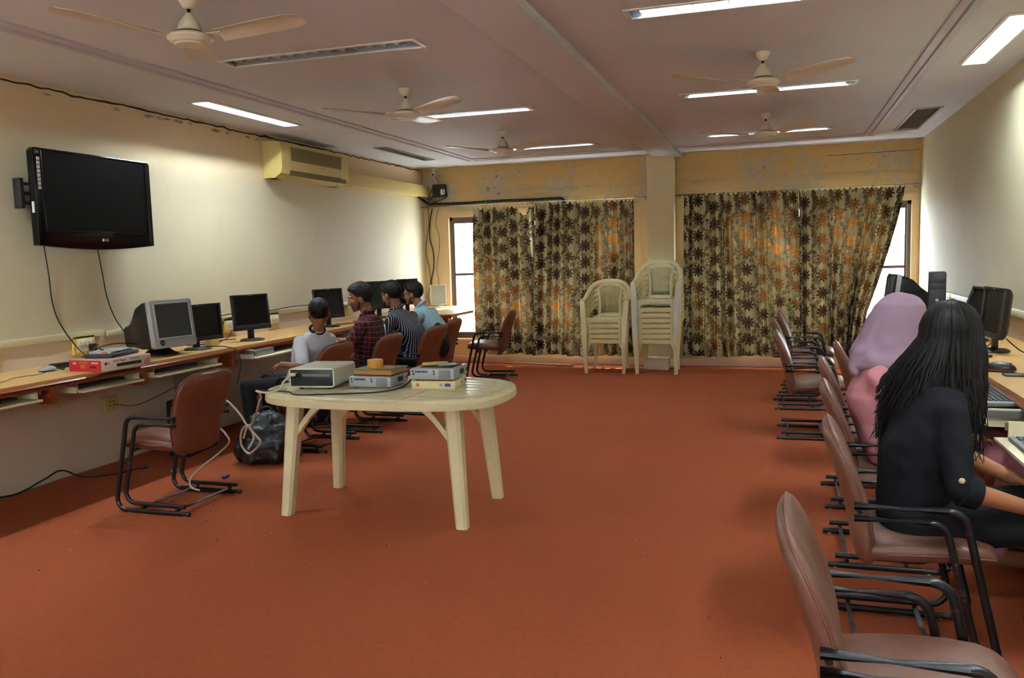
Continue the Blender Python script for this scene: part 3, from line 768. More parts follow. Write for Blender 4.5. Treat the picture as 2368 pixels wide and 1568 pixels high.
# ================================================================== stacked plastic armchairs
def plastic(name, c):
    M = Mat(name); n = M.noise(9, 5, 0.65); M.col(M.mix(M.ramp(n, 0.35, 0.8) * 0.5, c, tuple(v * 0.72 for v in c))).set(0.38, 0, 0.4); return M.m
CREAM = plastic('cream_plastic', srgb(222, 207, 156)); PALE = plastic('pale_plastic', srgb(222, 213, 172)); WHITEP = plastic('chalky_white_plastic', srgb(206, 204, 190))
def plastic_meshes(key, mat, legmat, lattice):
    """facing -y, origin on the floor at the middle"""
    Wd, D0 = .195, -.19                  # half width of seat, front of seat
    seat = MB(); R = []
    for y, z, w in ((-.205, .355, .198), (-.212, .372, .199), (-.208, .404, .2), (-.195, .416, .2), (-.12, .408, .2), (0, .398, .196), (.12, .40, .186), (.185, .412, .176), (.20, .43, .17)):
        R.append([Vector((w * u, y + .018 * (u * u) * (y < -.18), z - .012 * (1 - u * u) * (y > -.15))) for u in (-1, -.75, -.5, -.25, 0, .25, .5, .75, 1)])
    seat.rings(R, False, False, True, False)
    # apron with arched lower edge at the front and sides
    def apron(p, q, n=10):
        p, q = Vector(p), Vector(q); top, bot = [], []
        for i in range(n + 1):
            t = i / n; e = min(t, 1 - t); a = p.lerp(q, t)
            top.append(a); bot.append(a - Vector((0, 0, .038 + .085 * max(0, 1 - e / .14) ** 2)))
        seat.rings([top, bot], False, False, True, False)
    apron((-.2, -.205, .406), (.2, -.205, .406)); apron((-.2, -.2, .406), (-.172, .19, .412)); apron((.2, -.2, .406), (.172, .19, .412)); apron((-.172, .19, .412), (.172, .19, .412))
    seat = seat.build('seat', mat, mesh_only=True)
    def leg(top, bot, w, d, sx, front):
        b = MB(); R = []
        for i in range(7):
            t = i / 6; p = Vector(top).lerp(Vector(bot), t); s_ = 1 - .42 * t
            R.append([p + Vector((a * w * s_, c * d * s_, 0)) for a, c in ((-1, -1), (1, -1), (1, -.75), (-.72 if sx > 0 else 1, -.72), (-.72 if sx > 0 else 1, 1), (-1 if sx > 0 else 1, 1), (-1, 1), (-1, 0))] if False else
                     [p + Vector((a * w * s_, c * d * s_, 0)) for a, c in ((-1, -1), (1, -1), (1, 1), (-1, 1))])
        b.rings(R, False, True, False)
        return b
    legs = []
    for sx in (-1, 1):
        # front leg runs from the arm down to the floor
        b = MB()
        P = [(.268 * sx, -.165, .615), (.262 * sx, -.185, .58), (.25 * sx, -.20, .42), (.238 * sx, -.212, .22), (.226 * sx, -.225, 0)]
        b.rings([[Vector(p) + Vector((a * .027 * s_, c * .02 * s_, 0)) for a, c in ((-1, -1), (1, -1), (1, 1), (-1, 1))] for p, s_ in zip(P, (.95, 1.05, 1.15, .95, .72))], False, True, False)
        # brace joining leg to seat edge
        b.rings([[Vector((x_ * sx, -.205, z1)), Vector((x_ * sx, -.185, z1)), Vector((x_ * sx, -.185, z0)), Vector((x_ * sx, -.205, z0))] for x_, z1, z0 in ((.193, .41, .30), (.235, .42, .12))], False, True, False)
        # stacking notches near the foot
        for q in range(2): b.box((.229 * sx, -.236, .03 + q * .03), (.034, .018, .006))
        legs.append(('front_leg', b.build('front_leg', legmat, mesh_only=True)))
        b = leg((.178 * sx, .185, .42), (.205 * sx, .235, 0), .024, .024, sx, False)
        legs.append(('rear_leg', b.build('rear_leg', mat, mesh_only=True)))
    # arm and back rim: one arch
    H = .845; P = []
    half = [(.268, -.17, .622), (.270, -.10, .630), (.268, .0, .645), (.262, .08, .685), (.242, .15, .745), (.198, .20, .80), (.13, .232, .833), (.06, .243, .845)]
    path = [Vector(p) for p in half] + [Vector((0, .245, .848))] + [Vector((-p[0], p[1], p[2])) for p in half[::-1]]
    path = spline(path, 3); R = []; n = len(path)
    for i, p in enumerate(path):
        d = (path[min(i + 1, n - 1)] - path[max(i - 1, 0)]).normalized(); up = Vector((0, -.25, 1)) if abs(p.x) > .2 else Vector((0, -.85, .5)); up = (up - d * up.dot(d)).normalized(); s_ = d.cross(up)
        e = min(1, .35 + min(i, n - 1 - i) * .4)
        R.append([p + s_ * (a * .029 * e) + up * (c * .010) for a, c in ((-1, -.8), (-.7, .6), (0, 1), (.7, .6), (1, -.8), (.8, -1.3), (-.8, -1.3))])
    arms = MB().rings(R, False, True, True).build('arm_rim', mat, mesh_only=True)
    # back panel: side stiles + bottom + lattice
    def bp(u, t): # u -1..1, t 0..1
        w = .128 - .010 * math.sin(t * PI) + .045 * t * t * t
        return Vector((u * w, .195 + .045 * t - .012 * (1 - u * u), .43 + .395 * t - .03 * t * (u * u)))
    b = MB()
    for sx in (-1, 1):
        b.rings([[bp(sx * .9, t) + Vector((0, -.004, 0)), bp(sx, t) + Vector((sx * .012, -.012, 0)), bp(sx * 1.12, t) + Vector((sx * .012, .012, 0)), bp(sx * .9, t) + Vector((0, .006, 0))] for t in [k / 10 for k in range(11)]], False, True, True)
    b.rings([[bp(u, 0) + Vector((0, -.004, -.02)), bp(u, .05) + Vector((0, -.004, 0)), bp(u, .05) + Vector((0, .006, 0)), bp(u, 0) + Vector((0, .006, -.02))] for u in [k / 4 - 1 for k in range(9)]], False, True, True)
    b.rings([[bp(u, .90) + Vector((0, -.004, 0)), bp(u, 1.02) + Vector((0, -.004, 0)), bp(u, 1.02) + Vector((0, .006, 0)), bp(u, .90) + Vector((0, .006, 0))] for u in [k / 4 - 1 for k in range(9)]], False, True, True)
    back = b.build('back_frame', mat, mesh_only=True)
    b = MB(); nx, nz = (13, 16)
    if lattice == 'square':
        for i in range(nx):
            u = -.84 + 1.68 * i / (nx - 1); b.tube([bp(u, t) for t in (.03, .3, .5, .7, .95)], .0042, 4)
        for j in range(nz):
            t = .06 + .86 * j / (nz - 1); b.tube([bp(u, t) for u in (-.92, -.4, 0, .4, .92)], .0042, 4)
    else:
        for k in range(-12, 14):
            for sg in (-1, 1):
                P = []
                for q in range(13):
                    t = .09 + .82 * q / 12; u = k * .16 + sg * (t - .5) * 1.5
                    if abs(u) <= .86: P.append(bp(u, t))
                if len(P) > 1: b.tube(P, .0062, 4)
    lat = b.build('back_lattice', mat, mesh_only=True)
    return seat, legs, arms, back, lat
PC = {'cream': plastic_meshes('cream', CREAM, CREAM, 'square'), 'pale': plastic_meshes('pale', PALE, WHITEP, 'diag')}
def plastic_chair(key, x, y, z, rz, label, group):
    seat, legs, arms, back, lat = PC[key]
    r = empty('plastic_armchair', (x, y, z), rz, label, 'chair', group)
    inst('seat', seat, r)
    for nme, m in legs: inst(nme, m, r)
    inst('arm_rim', arms, r); inst('back_frame', back, r); o = inst('back_lattice', lat, r); tag(o, kind='stuff')
ORD = ['bottom', 'second', 'third', 'fourth', 'fifth', 'sixth', 'seventh', 'top']
for k in range(5):
    lab = 'top cream plastic armchair with square-mesh back on the shorter stack' if k == 4 else '%s cream plastic armchair counted from the floor in the shorter stack' % ORD[k]
    plastic_chair('cream', -2.0, 10.005 - .008 * k, k * .0625, 0.02, lab, 'shorter stack of plastic chairs')
for k in range(8):
    lab = 'top pale plastic armchair with whitish legs on the taller stack' if k == 7 else '%s plastic armchair counted from the floor in the taller stack' % ORD[k]
    plastic_chair('pale' if k == 7 else 'cream', -1.38, 10.01 - .008 * k, k * .0625 + (.03 if k == 7 else 0), -0.01, lab, 'taller stack of plastic chairs')
# ================================================================== desks
M = Mat('tan_desk_laminate'); n = M.noise(3, 5, 0.6, stretch=(1, 0.15, 1)); n2 = M.noise(60, 3)
M.col(M.mix(M.ramp(n, 0.3, 0.8), srgb(214, 172, 112), srgb(190, 146, 92))).set(0.35, 0, 0.45); LAM = M.m
M = Mat('polished_brown_edge'); n = M.noise(6, 6, 0.7, stretch=(1, 0.2, 1)); n2 = M.noise(70, 2)
c = M.mix(M.ramp(n, 0.3, 0.75), srgb(150, 70, 26), srgb(108, 44, 16)); c = M.mix(M.ramp(n2, 0.70, 0.74), c, srgb(206, 160, 110))
M.col(c).set(0.28, 0, 0.5); EDGE = M.m
TRAYM = plain('cream_tray_board', srgb(216, 206, 170), 0.5, var=0.06); METG = plain('grey_slide_metal', srgb(130, 128, 126), 0.35, 0.6)
GREYP = plain('grey_laminate', srgb(150, 138, 128), 0.6)
DZ = 0.78
def keyboard_tray(parent, yc, w, xin, xout, open_out, board=TRAYM):
    """one pull-out tray; xin inner edge, xout outer edge"""
    o = MB().box(((xin + xout) / 2, yc, -.105), (abs(xout - xin), w, .014), .003).build('keyboard_tray', board, parent)
    for s_ in (-1, 1):
        MB().box(((xin + xout) / 2 + (-.02 if xout > xin else .02), yc + s_ * (w / 2 + .006), -.075), (abs(xout - xin) - .06, .012, .075)).build('tray_side', board, o)
        MB().box(((xin + xout) / 2, yc + s_ * (w / 2 + .018), -.058), (abs(xout - xin) * .8, .010, .03)).build('slide_rail', METG, o)
    MB().box((xin, yc, -.07), (.012, w, .07)).build('tray_back', board, o)
    return o
# ---- left desk (wall x = XL)
ld = empty('wall_desk', (0, 0, DZ), 0, 'long tan wall desk with brown rounded edge along the left wall', 'desk')
XD = -4.02
MB().box(((XL + XD) / 2, 6.22, -.016), (XD - XL - .002, 8.64, .032)).box((-3.81, 9.25, -.016), (.44, .70, .032)).build('worktop', LAM, ld)
b = MB().tube([(XD, 1.9, -.026), (XD, 8.9, -.026)], .026, 12, flat=(.8, 1)); b.box((XD - .05, 5.4, -.045), (.07, 7.0, .022)); b.build('edge_band', EDGE, ld)
MB().tube([(XD + .02, 8.9, -.026), (-3.60, 8.9, -.026)], .024, 10).build('edge_band', EDGE, ld)
for y_ in (3.78, 4.52, 5.48, 6.55, 7.4, 8.4):
    MB().box((XD - .10, y_, -.10), (.14, .05, .10), .006).build('bracket', EDGE, ld)
MB().box((-4.44, 5.50, -.41), (.38, .03, .74)).build('side_panel', GREYP, ld)
MB().box((-3.92, 9.5, -.41), (.05, .05, .74)).build('leg', EDGE, ld)
LT = [(3.38, .54), (4.20, .50), (4.93, .66), (6.00, .74), (6.98, .62), (7.9, .62)]
for i, (yc, w) in enumerate(LT): keyboard_tray(ld, yc, w, -4.36, XD + (.03 if i < 3 else .10), 0)
# ---- right desk
rd = empty('wall_desk', (0, 0, DZ), 0, 'long tan wall desk with brown rounded edge along the right wall', 'desk')
XE = .965
MB().box(((XR + XE) / 2, 5.0, -.016), (XR - XE - .002, 8.8, .032)).build('worktop', LAM, rd)
MB().tube([(XE, .6, -.028), (XE, 9.4, -.028)], .028, 12, flat=(.8, 1)).box((XE + .05, 5.0, -.045), (.07, 8.8, .022)).build('edge_band', EDGE, rd)
for y_ in (1.2, 2.75, 4.72, 6.3, 7.9, 9.2): MB().box((1.30, y_, -.41), (.40, .03, .74)).build('side_panel', plain('dark_brown_panel', srgb(70, 40, 26), 0.5), rd)
for yc, w, xo in ((3.32, .50, .785), (4.17, .62, .775), (5.25, .56, .88), (6.9, .56, .88)): keyboard_tray(rd, yc, w, 1.20, xo, 0)

# ================================================================== computer kit
BLKP = plain('black_plastic', srgb(24, 24, 25), 0.42, var=0.15); BLKM = plain('matte_black_plastic', srgb(34, 34, 36), 0.6, var=0.15)
GRYP = plain('silver_grey_plastic', srgb(158, 158, 160), 0.4, var=0.05); WHTP = plain('white_plastic', srgb(226, 228, 224), 0.4, var=0.04)
M = Mat('dark_screen_glass'); M.col((0.006, 0.006, 0.007)).set(0.22, 0, 0.2); SCR = M.m
M = Mat('crt_glass'); M.col(M.mix(M.noise(2, 2), (0.035, 0.04, 0.04), (0.05, 0.055, 0.055))).set(0.08, 0, 0.6); SCRC = M.m
M = Mat('pale_reflection_glass'); M.col((0.55, 0.62, 0.58)).set(0.15, 0, 0.5); SCRW = M.m  # bright reflection on the white-framed screen, put into the glass colour
LOGO = plain('silver_print', srgb(190, 190, 190), 0.4)
def lcd(x, y, deg, w, h, label, tilt=6, foot=.20, lift=.11, body=BLKP, screen=SCR, chin=.03, thick=.045, group='flat monitors', z=DZ):
    """screen faces local -y turned by deg"""
    r = empty('flat_monitor', (x, y, z), math.radians(deg), label, 'monitor', group)
    T = Matrix.Translation((0, 0, lift)) @ Matrix.Rotation(math.radians(-tilt), 4, 'X')
    # panel: bezel ring + back shell
    b = MB(); bz = .017
    b.box((0, -.006, h - bz / 2), (w, .022, bz), .004, M=T); b.box((0, -.006, chin / 2), (w, .022, chin), .004, M=T)
    for s_ in (-1, 1): b.box((s_ * (w / 2 - bz / 2), -.006, h / 2), (bz, .022, h), .004, M=T)
    o = b.build('bezel', body, r)
    b = MB(); b.rings([[T @ Vector((sx * w / 2 * k, y_, h / 2 + sz * h / 2 * k)) for sx, sz in ((-1, -1), (1, -1), (1, 1), (-1, 1))] for y_, k in ((.002, .99), (.016, .97), (thick, .78), (thick + .008, .5))], False, True, False)
    b.build('back_shell', body, r)
    MB().box((0, -.001, (h + chin - bz) / 2), (w - 2 * bz + .004, .006, h - chin - bz + .004), M=T).build('screen', screen, r)
    MB().box((0, -.018, h - bz / 2), (.024, .001, .004), M=T).build('logo', LOGO, o)
    b = MB(); b.box((0, thick * .6, lift * .5 + .03), (.055, .025, lift + .06), .006); b.build('stand', body, r)
    MB().lathe([(.001, 0), (foot * .5, 0), (foot * .5, .008), (foot * .42, .016), (.03, .022), (.001, .022)], (0, .01, 0), 28).build('base', body, r)
    return r
GM = 'flat monitors on the left desk'; GMR = 'flat monitors on the right desk'
def left_deg(n): return 90 + n     # facing +x
lcd(-4.22, 5.30, left_deg(-9), .47, .28, 'black widescreen monitor right beside the bulky silver tube monitor', 3, lift=.062, group=GM, chin=.03)
lcd(-4.20, 5.96, left_deg(-16), .37, .295, 'square black monitor on a stand, second flat one from the tube monitor', 6, lift=.09, group=GM, chin=.042)
lcd(-4.22, 7.26, left_deg(-20), .36, .29, 'black monitor behind the head of the boy', 6, lift=.085, group=GM)
lcd(-4.24, 8.40, left_deg(-22), .38, .31, 'black monitor between the plaid man and the striped man', 5, lift=.10, group=GM)
lcd(-4.24, 9.15, left_deg(-18), .36, .31, 'dark monitor half hidden behind the man in pale blue', 5, lift=.10, group=GM)
lcd(-4.30, 10.20, left_deg(-48), .22, .27, 'small white-framed screen at the far end of the left desk', 2, lift=.03, foot=.16, body=WHTP, screen=SCRW, chin=.02, group=GM)
lcd(1.20, 5.62, -90 + 5, .37, .30, 'black monitor in front on the right desk, beside the switch board', 6, lift=.085, group=GMR)
lcd(1.22, 6.28, -90 + 9, .40, .29, 'tilted-back black monitor behind another on the right desk', 20, lift=.08, group=GMR)
lcd(1.30, 4.43, -90 + 4, .40, .30, 'dark monitor cut off by the right edge of the picture', 6, lift=.08, group=GMR)
def crt(x, y, deg, label, front, back, w=.37, h=.34, band=False):
    r = empty('tube_monitor', (x, y, DZ), math.radians(deg), label, 'monitor', 'tube monitors')
    T = Matrix.Translation((0, 0, .045)) @ Matrix.Rotation(math.radians(-7), 4, 'X')
    b = MB()
    b.rings([[T @ Vector((px, y_, h / 2 + pz)) for px, pz in rounded(w * k, h * k, .02 * k, 3)] for y_, k in ((-.16, .985), (-.155, 1), (-.12, 1), (-.115, .98))], False, True, True)
    if band: MB().rings([[T @ Vector((px, y_, h / 2 + pz)) for px, pz in rounded(w * 1.01, h * 1.01, .02, 3)] for y_ in (-.112, -.075)], False, True, True).build('silver_band', GRYP, r)
    f = b.build('front_bezel', front, r)
    b = MB(); b.rings([[T @ Vector((px, y_, h / 2 + pz + dz)) for px, pz in rounded(w * k, h * k2, .03, 3)] for y_, k, k2, dz in ((-.118, .985, .985, 0), (-.06, .97, .97, 0), (.02, .90, .88, -.01), (.10, .74, .66, -.035), (.17, .62, .5, -.05), (.235, .58, .46, -.055), (.24, .5, .4, -.055))], False, True, True)
    b.build('back_shell', back, r)
    b = MB(); R = []
    sw, sh = w * .80, h * .70
    for i in range(7):
        R.append([T @ Vector(((i / 6 - .5) * sw, -.163 - .004 * (1 - ((i - 3) / 3) ** 2) * 1, h * .56 + (k / 6 - .5) * sh)) for k in range(7)])
    b.rings(R, False, False, True, False); b.build('screen', SCRC, r)
    b = MB()
    for sx, sz, dx, dz in ((0, 1, sw + .02, .012), (0, -1, sw + .02, .012), (1, 0, .012, sh + .02), (-1, 0, .012, sh + .02)): b.box((sx * (sw / 2 + .005), -.163, h * .56 + sz * (sh / 2 + .005)), (dx, .012, dz), .003, M=T)
    b.build('screen_rim', front, r)
    for k in range(4): MB().lathe([(.001, 0), (.006, 0), (.006, .004), (.001, .004)], n=10, M=T @ frame((.03 + k * .022, -.16, .035), (1, 0, 0), (0, 0, 1))).build('button', front, f)
    MB().lathe([(.001, 0), (.020, 0), (.020, .004), (.001, .004)], n=20, M=T @ frame((-.12, -.16, .038), (1.7, 0, 0), (0, 0, 1))).build('badge', BLKP, f)
    text('badge_print', 'acer', .014, LOGO, f, T @ frame((-.12, -.1645, .038), (1, 0, 0), (0, 0, 1)))
    MB().lathe([(.001, 0), (.13, 0), (.13, .010), (.10, .022), (.07, .045), (.07, .06), (.001, .06)], (0, .02, 0), 28).build('swivel_base', BLKM, r)
    return r
crt(-4.25, 4.93, left_deg(-9), 'bulky tube monitor with silver front and black back on the left desk', GRYP, BLKP)
crt(1.05, 8.15, -90 - 2, 'bulky tube monitor seen from the side at the far end of the right desk', BLKP, BLKP, band=True)
def tower(name, x, y, z, deg, d, label, mat):
    r = empty(name, (x, y, z), math.radians(deg), label, 'computer')
    MB().box((0, 0, d[2] / 2), d, .006).build('case', mat, r)
    MB().box((0, -d[1] / 2 - .004, d[2] / 2), (d[0] * .96, .012, d[2] * .97), .004).build('front_panel', BLKP, r)
    for k in range(2): MB().box((0, -d[1] / 2 - .012, d[2] * (.86 - .12 * k)), (d[0] * .8, .005, .035), .002).build('drive_bay', BLKM, r)
    MB().lathe([(.001, 0), (.012, 0), (.012, .004), (.001, .004)], n=14, M=frame((0, -d[1] / 2 - .011, d[2] * .5), (1, 0, 0), (0, 0, 1))).build('power_button', GRYP, r)
tower('computer_tower', 1.20, 7.45, DZ, -8, (.125, .36, .43), 'black computer case standing upright behind the headscarf woman', BLKP)
tower('computer_tower', -4.28, 5.24, 0, 8, (.17, .38, .42), 'black computer tower on the floor under the left desk', BLKM)
# keyboards
KB = MB().rings([[Vector((sx * .215, -.07, z)), Vector((sx * .215, .07, z2))] for sx, z, z2 in ((-1, 0, 0), (-1, .012, .022), (1, .012, .022), (1, 0, 0))], False, True, False)
KB = MB().box((0, 0, .008), (.44, .155, .014), .004)
KEYM = plain('dark_key_plastic', srgb(52, 53, 56), 0.55); KBB = plain('dark_keyboard_plastic', srgb(40, 41, 44), 0.5); KBG = plain('grey_keyboard_plastic', srgb(112, 114, 116), 0.5)
key_me = MB().rings([[Vector((sx * .0082 * k, sy * .0082 * k, z)) for sx, sy in ((-1, -1), (1, -1), (1, 1), (-1, 1))] for z, k in ((0, 1), (.006, .8))], False, True, False).build('key', KEYM, mesh_only=True)
sp_me = MB().rings([[Vector((sx * .055, sy * .0082 * k, z)) for sx, sy in ((-1, -1), (1, -1), (1, 1), (-1, 1))] for z, k in ((0, 1), (.006, .8))], False, True, False).build('space_bar', KEYM, mesh_only=True)
kb_a = KB.build('keyboard_body', KBB, mesh_only=True); kb_b = KB.build('keyboard_body', KBG, mesh_only=True)
allkeys = MB()
KPOS = [(-.205 + .0195 * c_ + (.004 * r_ if c_ < 14 else .012), .055 - .0205 * r_) for r_ in range(5) for c_ in range(20)] + [(-.205 + .0195 * c_ + .012, -.0475) for c_ in (0, 1, 2, 12, 13, 15, 16, 17, 18, 19)]
for px, py in KPOS: allkeys.box((px, py, .018), (.0165, .0165, .006))
allkeys.box((-.05, -.0475, .018), (.12, .0165, .006)); allk_me = allkeys.build('keys', KEYM, mesh_only=True)
def keyboard(x, y, z, deg, label, single=False, body=kb_a, group='keyboards'):
    r = empty('keyboard', (x, y, z), math.radians(deg), label, 'keyboard', group)
    inst('keyboard_body', body, r)
    if single:
        for px, py in KPOS: inst('key', key_me, r, (px, py, .0145))
        inst('space_bar', sp_me, r, (-.05, -.0475, .0145))
    else: tag(inst('keys', allk_me, r), kind='stuff')
TZ = DZ - .098
keyboard(1.00 - .11, 4.17, TZ + .055, -90, 'dark keyboard lying on the slim computer beside the long-haired woman', True, kb_b)
keyboard(.90, 3.30, TZ, -90, 'grey keyboard on the nearest right-hand tray, cut off by the picture edge', True, kb_b)
for i, lab in enumerate(['keyboard in the tray at the far left edge of the picture', 'keyboard in the tray below the boxed player', 'keyboard in the tray below the silver tube monitor', 'keyboard on the pulled-out tray beside the boy']):
    keyboard(-4.20 + (.06 if i == 3 else 0), LT[i][0] + (.08 if i == 3 else 0), TZ + (.0 if i < 3 else .012), 90, lab)
# slim computers lying in trays
def slim_pc(x, y, deg, label, z=TZ):
    r = empty('slim_computer', (x, y, z), math.radians(deg), label, 'computer', 'slim computers in trays')
    MB().box((0, 0, .0265), (.34, .26, .049), .004).build('case', plain('silver_case_metal', srgb(150, 150, 150), 0.35, 0.5), r)
    f = MB().box((0, -.132, .0265), (.33, .008, .034), .003).build('front_panel', BLKP, r)
    for k, x_ in enumerate((-.09, -.06, -.03, .07)): MB().box((x_, -.137, .026), (.012, .003, .006)).build('port', LOGO, f)
slim_pc(.905, 4.14, 0, 'slim silver and black computer in the right-hand tray', TZ)
slim_pc(-4.14, 5.78, 0, 'slim silver and black computer in the tray left of the boy', TZ)
# ================================================================== things on the walls
def wall_frame(side, y, z, out=0.0):
    """local x along wall to the viewer's right, y up, z out of wall"""
    if side == 'L': return frame((XL + out, y, z), (0, 1, 0), (0, 0, 1))
    return frame((XR - out, y, z), (0, -1, 0), (0, 0, 1))
# ---- television
tv = empty('television', (XL + .16, 4.66, 1.56), PI / 2, 'black flat television hung on the left wall', 'television')
TW, TH = 1.02, .625     # local x = world +y, local -y = world +x
b = MB(); Wb, Hb = TW / 2, TH
out = [(-Wb, .01)] + [(-Wb + TW * k / 14, -.028 * math.sin(PI * k / 14) ** 1.0 + .01) for k in range(1, 14)] + [(Wb, .01), (Wb, Hb - .02), (Wb - .02, Hb), (-Wb + .02, Hb), (-Wb, Hb - .02)]
TVM = frame((0, -.02, 0), (1, 0, 0), (0, 0, 1))
b.prism(out, -.055, 0.0, .006, M=TVM); GLOSS = Mat('gloss_black_bezel'); GLOSS.col((.004, .004, .005)).set(.12, 0, .3)
f = b.build('casing', GLOSS.m, tv)
SCRM = Mat('matte_lcd'); SCRM.col((.004, .0036, .004)).set(.35, 0, .12)
MB().box((0, -.0215, .355), (.90, .004, .50)).build('screen', SCRM.m, tv)
b = MB()
for cx, cz, dx, dz in ((0, .612, .93, .012), (0, .096, .93, .010), (-.458, .355, .014, .52), (.458, .355, .014, .52)): b.box((cx, -.0225, cz), (dx, .008, dz), .002)
b.build('screen_rim', GLOSS.m, tv)
MB().lathe([(.001, 0), (.010, 0), (.010, .001), (.001, .001)], n=20, M=frame((.015, -.021, .048), (1, 0, 0), (0, 0, 1))).build('logo_disc', LOGO, f)
text('logo_print', 'LG', .026, LOGO, f, frame((.047, -.0215, .048), (1, 0, 0), (0, 0, 1)))
STK = plain('white_sticker', srgb(206, 202, 192), 0.5); YEL = plain('gold_print', srgb(190, 140, 40), 0.5)
for k in range(8): MB().box((-.475, -.0212, .555 - k * .026), (.026, .0012, .021)).build('feature_sticker', STK, f)
MB().box((-.45, -.0212, .597), (.10, .001, .030)).build('corner_sticker', BLKM, f); text('corner_print', 'Smart Energy', .014, YEL, f, frame((-.45, -.0222, .597), (1, 0, 0), (0, 0, 1)))
MB().box((-.513, .005, .25), (.002, .02, .07)).build('side_label', STK, f)
b = MB().box((0, .075, .34), (.50, .05, .30), .004).box((0, .128, .34), (.56, .02, .36), .004)
for k in range(3): b.box((-.50, .09, .28 + k * .06), (.07, .035, .02))
b.box((-.525, .10, .34), (.03, .06, .19), .004); b.build('wall_mount', BLKM, tv)
CBK = plain('black_cable', srgb(22, 21, 22), 0.55)
cable('television_cable', [(XL + .05, 4.30, 1.58), (XL + .03, 4.34, 1.38), (XL + .02, 4.36, 1.2), (XL + .03, 4.40, 1.05), (XL + .08, 4.48, .88), (XL + .16, 4.52, .79)], .0045, CBK, 'left one of the two black cables hanging from the television')
cable('television_cable', [(XL + .05, 4.75, 1.57), (XL + .03, 4.80, 1.38), (XL + .02, 4.84, 1.2), (XL + .02, 4.90, 1.05), (XL + .03, 4.97, .94), (XL + .04, 5.03, .80)], .0045, CBK, 'right one of the two black cables hanging from the television')
# ---- air conditioner
ac = empty('air_conditioner', (XL, 7.52, 2.215), PI / 2, 'yellowed split air conditioner high on the left wall', 'air conditioner')
ACM = plain('yellowed_plastic', srgb(204, 184, 116), 0.4, var=0.07, scale=4); ACD = plain('ac_dark_slot', srgb(104, 86, 46), 0.7); ACG = plain('ac_grille', srgb(146, 128, 84), 0.6)
AW = 1.27
prof = [(0, .0), (-.12, 0), (-.185, .045), (-.20, .10), (-.20, .27), (-.175, .335), (0, .345)]
b = MB(); b.rings([[Vector((x_, p[0], p[1])) for p in prof] for x_ in (-AW / 2 + .02, AW / 2 - .02)], False, True, False); body = b.build('body', ACM, ac)
for s_ in (-1, 1): MB().rings([[Vector((x_, p[0] * 1.03 - .002, p[1] * 1.0)) for p in prof] for x_ in (s_ * AW / 2, s_ * (AW / 2 - .15))], False, True, True).build('end_cap', ACM, ac)
g = MB().box((.03, -.2015, .235), (.98, .004, .13)).build('intake_panel', ACG, ac)
gs = MB().box((0, 0, 0), (.97, .008, .003)).build('intake_slat', ACG, mesh_only=True)
for k in range(12): inst('intake_slat', gs, g, (.03, -.205, .178 + k * .0105))
MB().box((.05, -.19, .055), (1.08, .02, .05), M=Matrix.Rotation(0, 4, 'X')).build('outlet', ACD, ac)
for k in range(2): MB().box((.03, -.195 + k * .012, .075 - k * .04), (1.0, .006, .022), .002, M=Matrix()).build('outlet_louver', ACM, ac)
MB().box((.1, -.204, .145), (.10, .004, .008)).build('badge', GRYP, ac)
# ---- switch boards
SWY = plain('yellow_board_frame', srgb(214, 186, 74), 0.5, var=0.06); SWW = plain('white_switch_plastic', srgb(216, 212, 200), 0.4, var=0.03)
def board(side, y, z, w, h, label, plug=None):
    r = empty('switch_board', wall_frame(side, y, z).translation, PI / 2 if side == 'L' else -PI / 2, label, 'switch board', 'wall switch boards')
    MB().box((0, -.012, 0), (w, .024, h), .004).build('frame', SWY, r)
    p = MB().box((0, -.026, 0), (w * .72, .006, h * .66), .002).build('plate', SWW, r)
    n = 4 if w > .16 else 3
    for k in range(n):
        x_ = (k - (n - 1) / 2) * w * .72 / n
        MB().box((x_, -.032, h * .12), (w * .10, .008, h * .22), .002).build('switch', SWW, p)
        if k % 2: [MB().lathe([(.001, 0), (.003, 0), (.003, .001), (.001, .001)], n=8, M=frame((x_ + dx, -.0292, -h * .16), (1, 0, 0), (0, 0, 1))).build('socket_hole', BLKP, p) for dx in (-.008, .008)]
    if plug is not None:
        q = MB().box((plug, -.048, -.02), (.045, .04, .05), .010).build('plug', BLKP, r)
    return r
board('L', 3.86, .875, .15, .125, 'yellow switch board cut off by the left picture edge')
board('L', 4.60, .885, .19, .13, 'yellow switch board with plugs behind the boxed player', .05)
board('L', 6.23, .885, .17, .125, 'yellow switch board with a black plug between two black monitors', .05)
board('L', 6.90, .885, .17, .125, 'yellow switch board right of the square monitor')
board('L', 8.43, .885, .17, .125, 'yellow switch board in front of the face of the plaid man')
board('R', 6.62, .915, .17, .125, 'yellow switch board on the right wall behind a monitor')
board('R', 8.6, .915, .17, .125, 'yellow switch board on the right wall near the window')
b = empty('wall_socket', (XL, 4.79, .44), PI / 2, 'small yellowed socket box under the left desk', 'socket')
MB().box((0, -.02, 0), (.115, .04, .105), .005).build('box', plain('old_ivory', srgb(196, 172, 112), .5), b)
for dx, dz in ((-.015, .015), (.015, .015), (-.015, -.012), (.015, -.014)): MB().box((dx, -.041, dz), (.009, .003, .009)).build('socket_hole', BLKP, b)
cable('red_cable', [(XL + .045, 4.81, .43), (XL + .10, 4.95, .40), (XL + .16, 5.12, .44), (XL + .28, 5.15, .50), (XL + .30, 5.2, .5)], .004, plain('red_cable_rubber', srgb(140, 40, 30), .5), 'thin red cable from the socket box under the left desk')
# wall cables along the trunking
cable('wall_cable', [(XL + .03, 5.0, .975), (XL + .035, 5.4, .99), (XL + .035, 5.8, .965), (XL + .035, 6.3, .985), (XL + .03, 6.8, .97), (XL + .03, 7.3, .985), (XL + .03, 8.2, .965)], .005, CBK, 'black cable running along the left wall above the monitors')
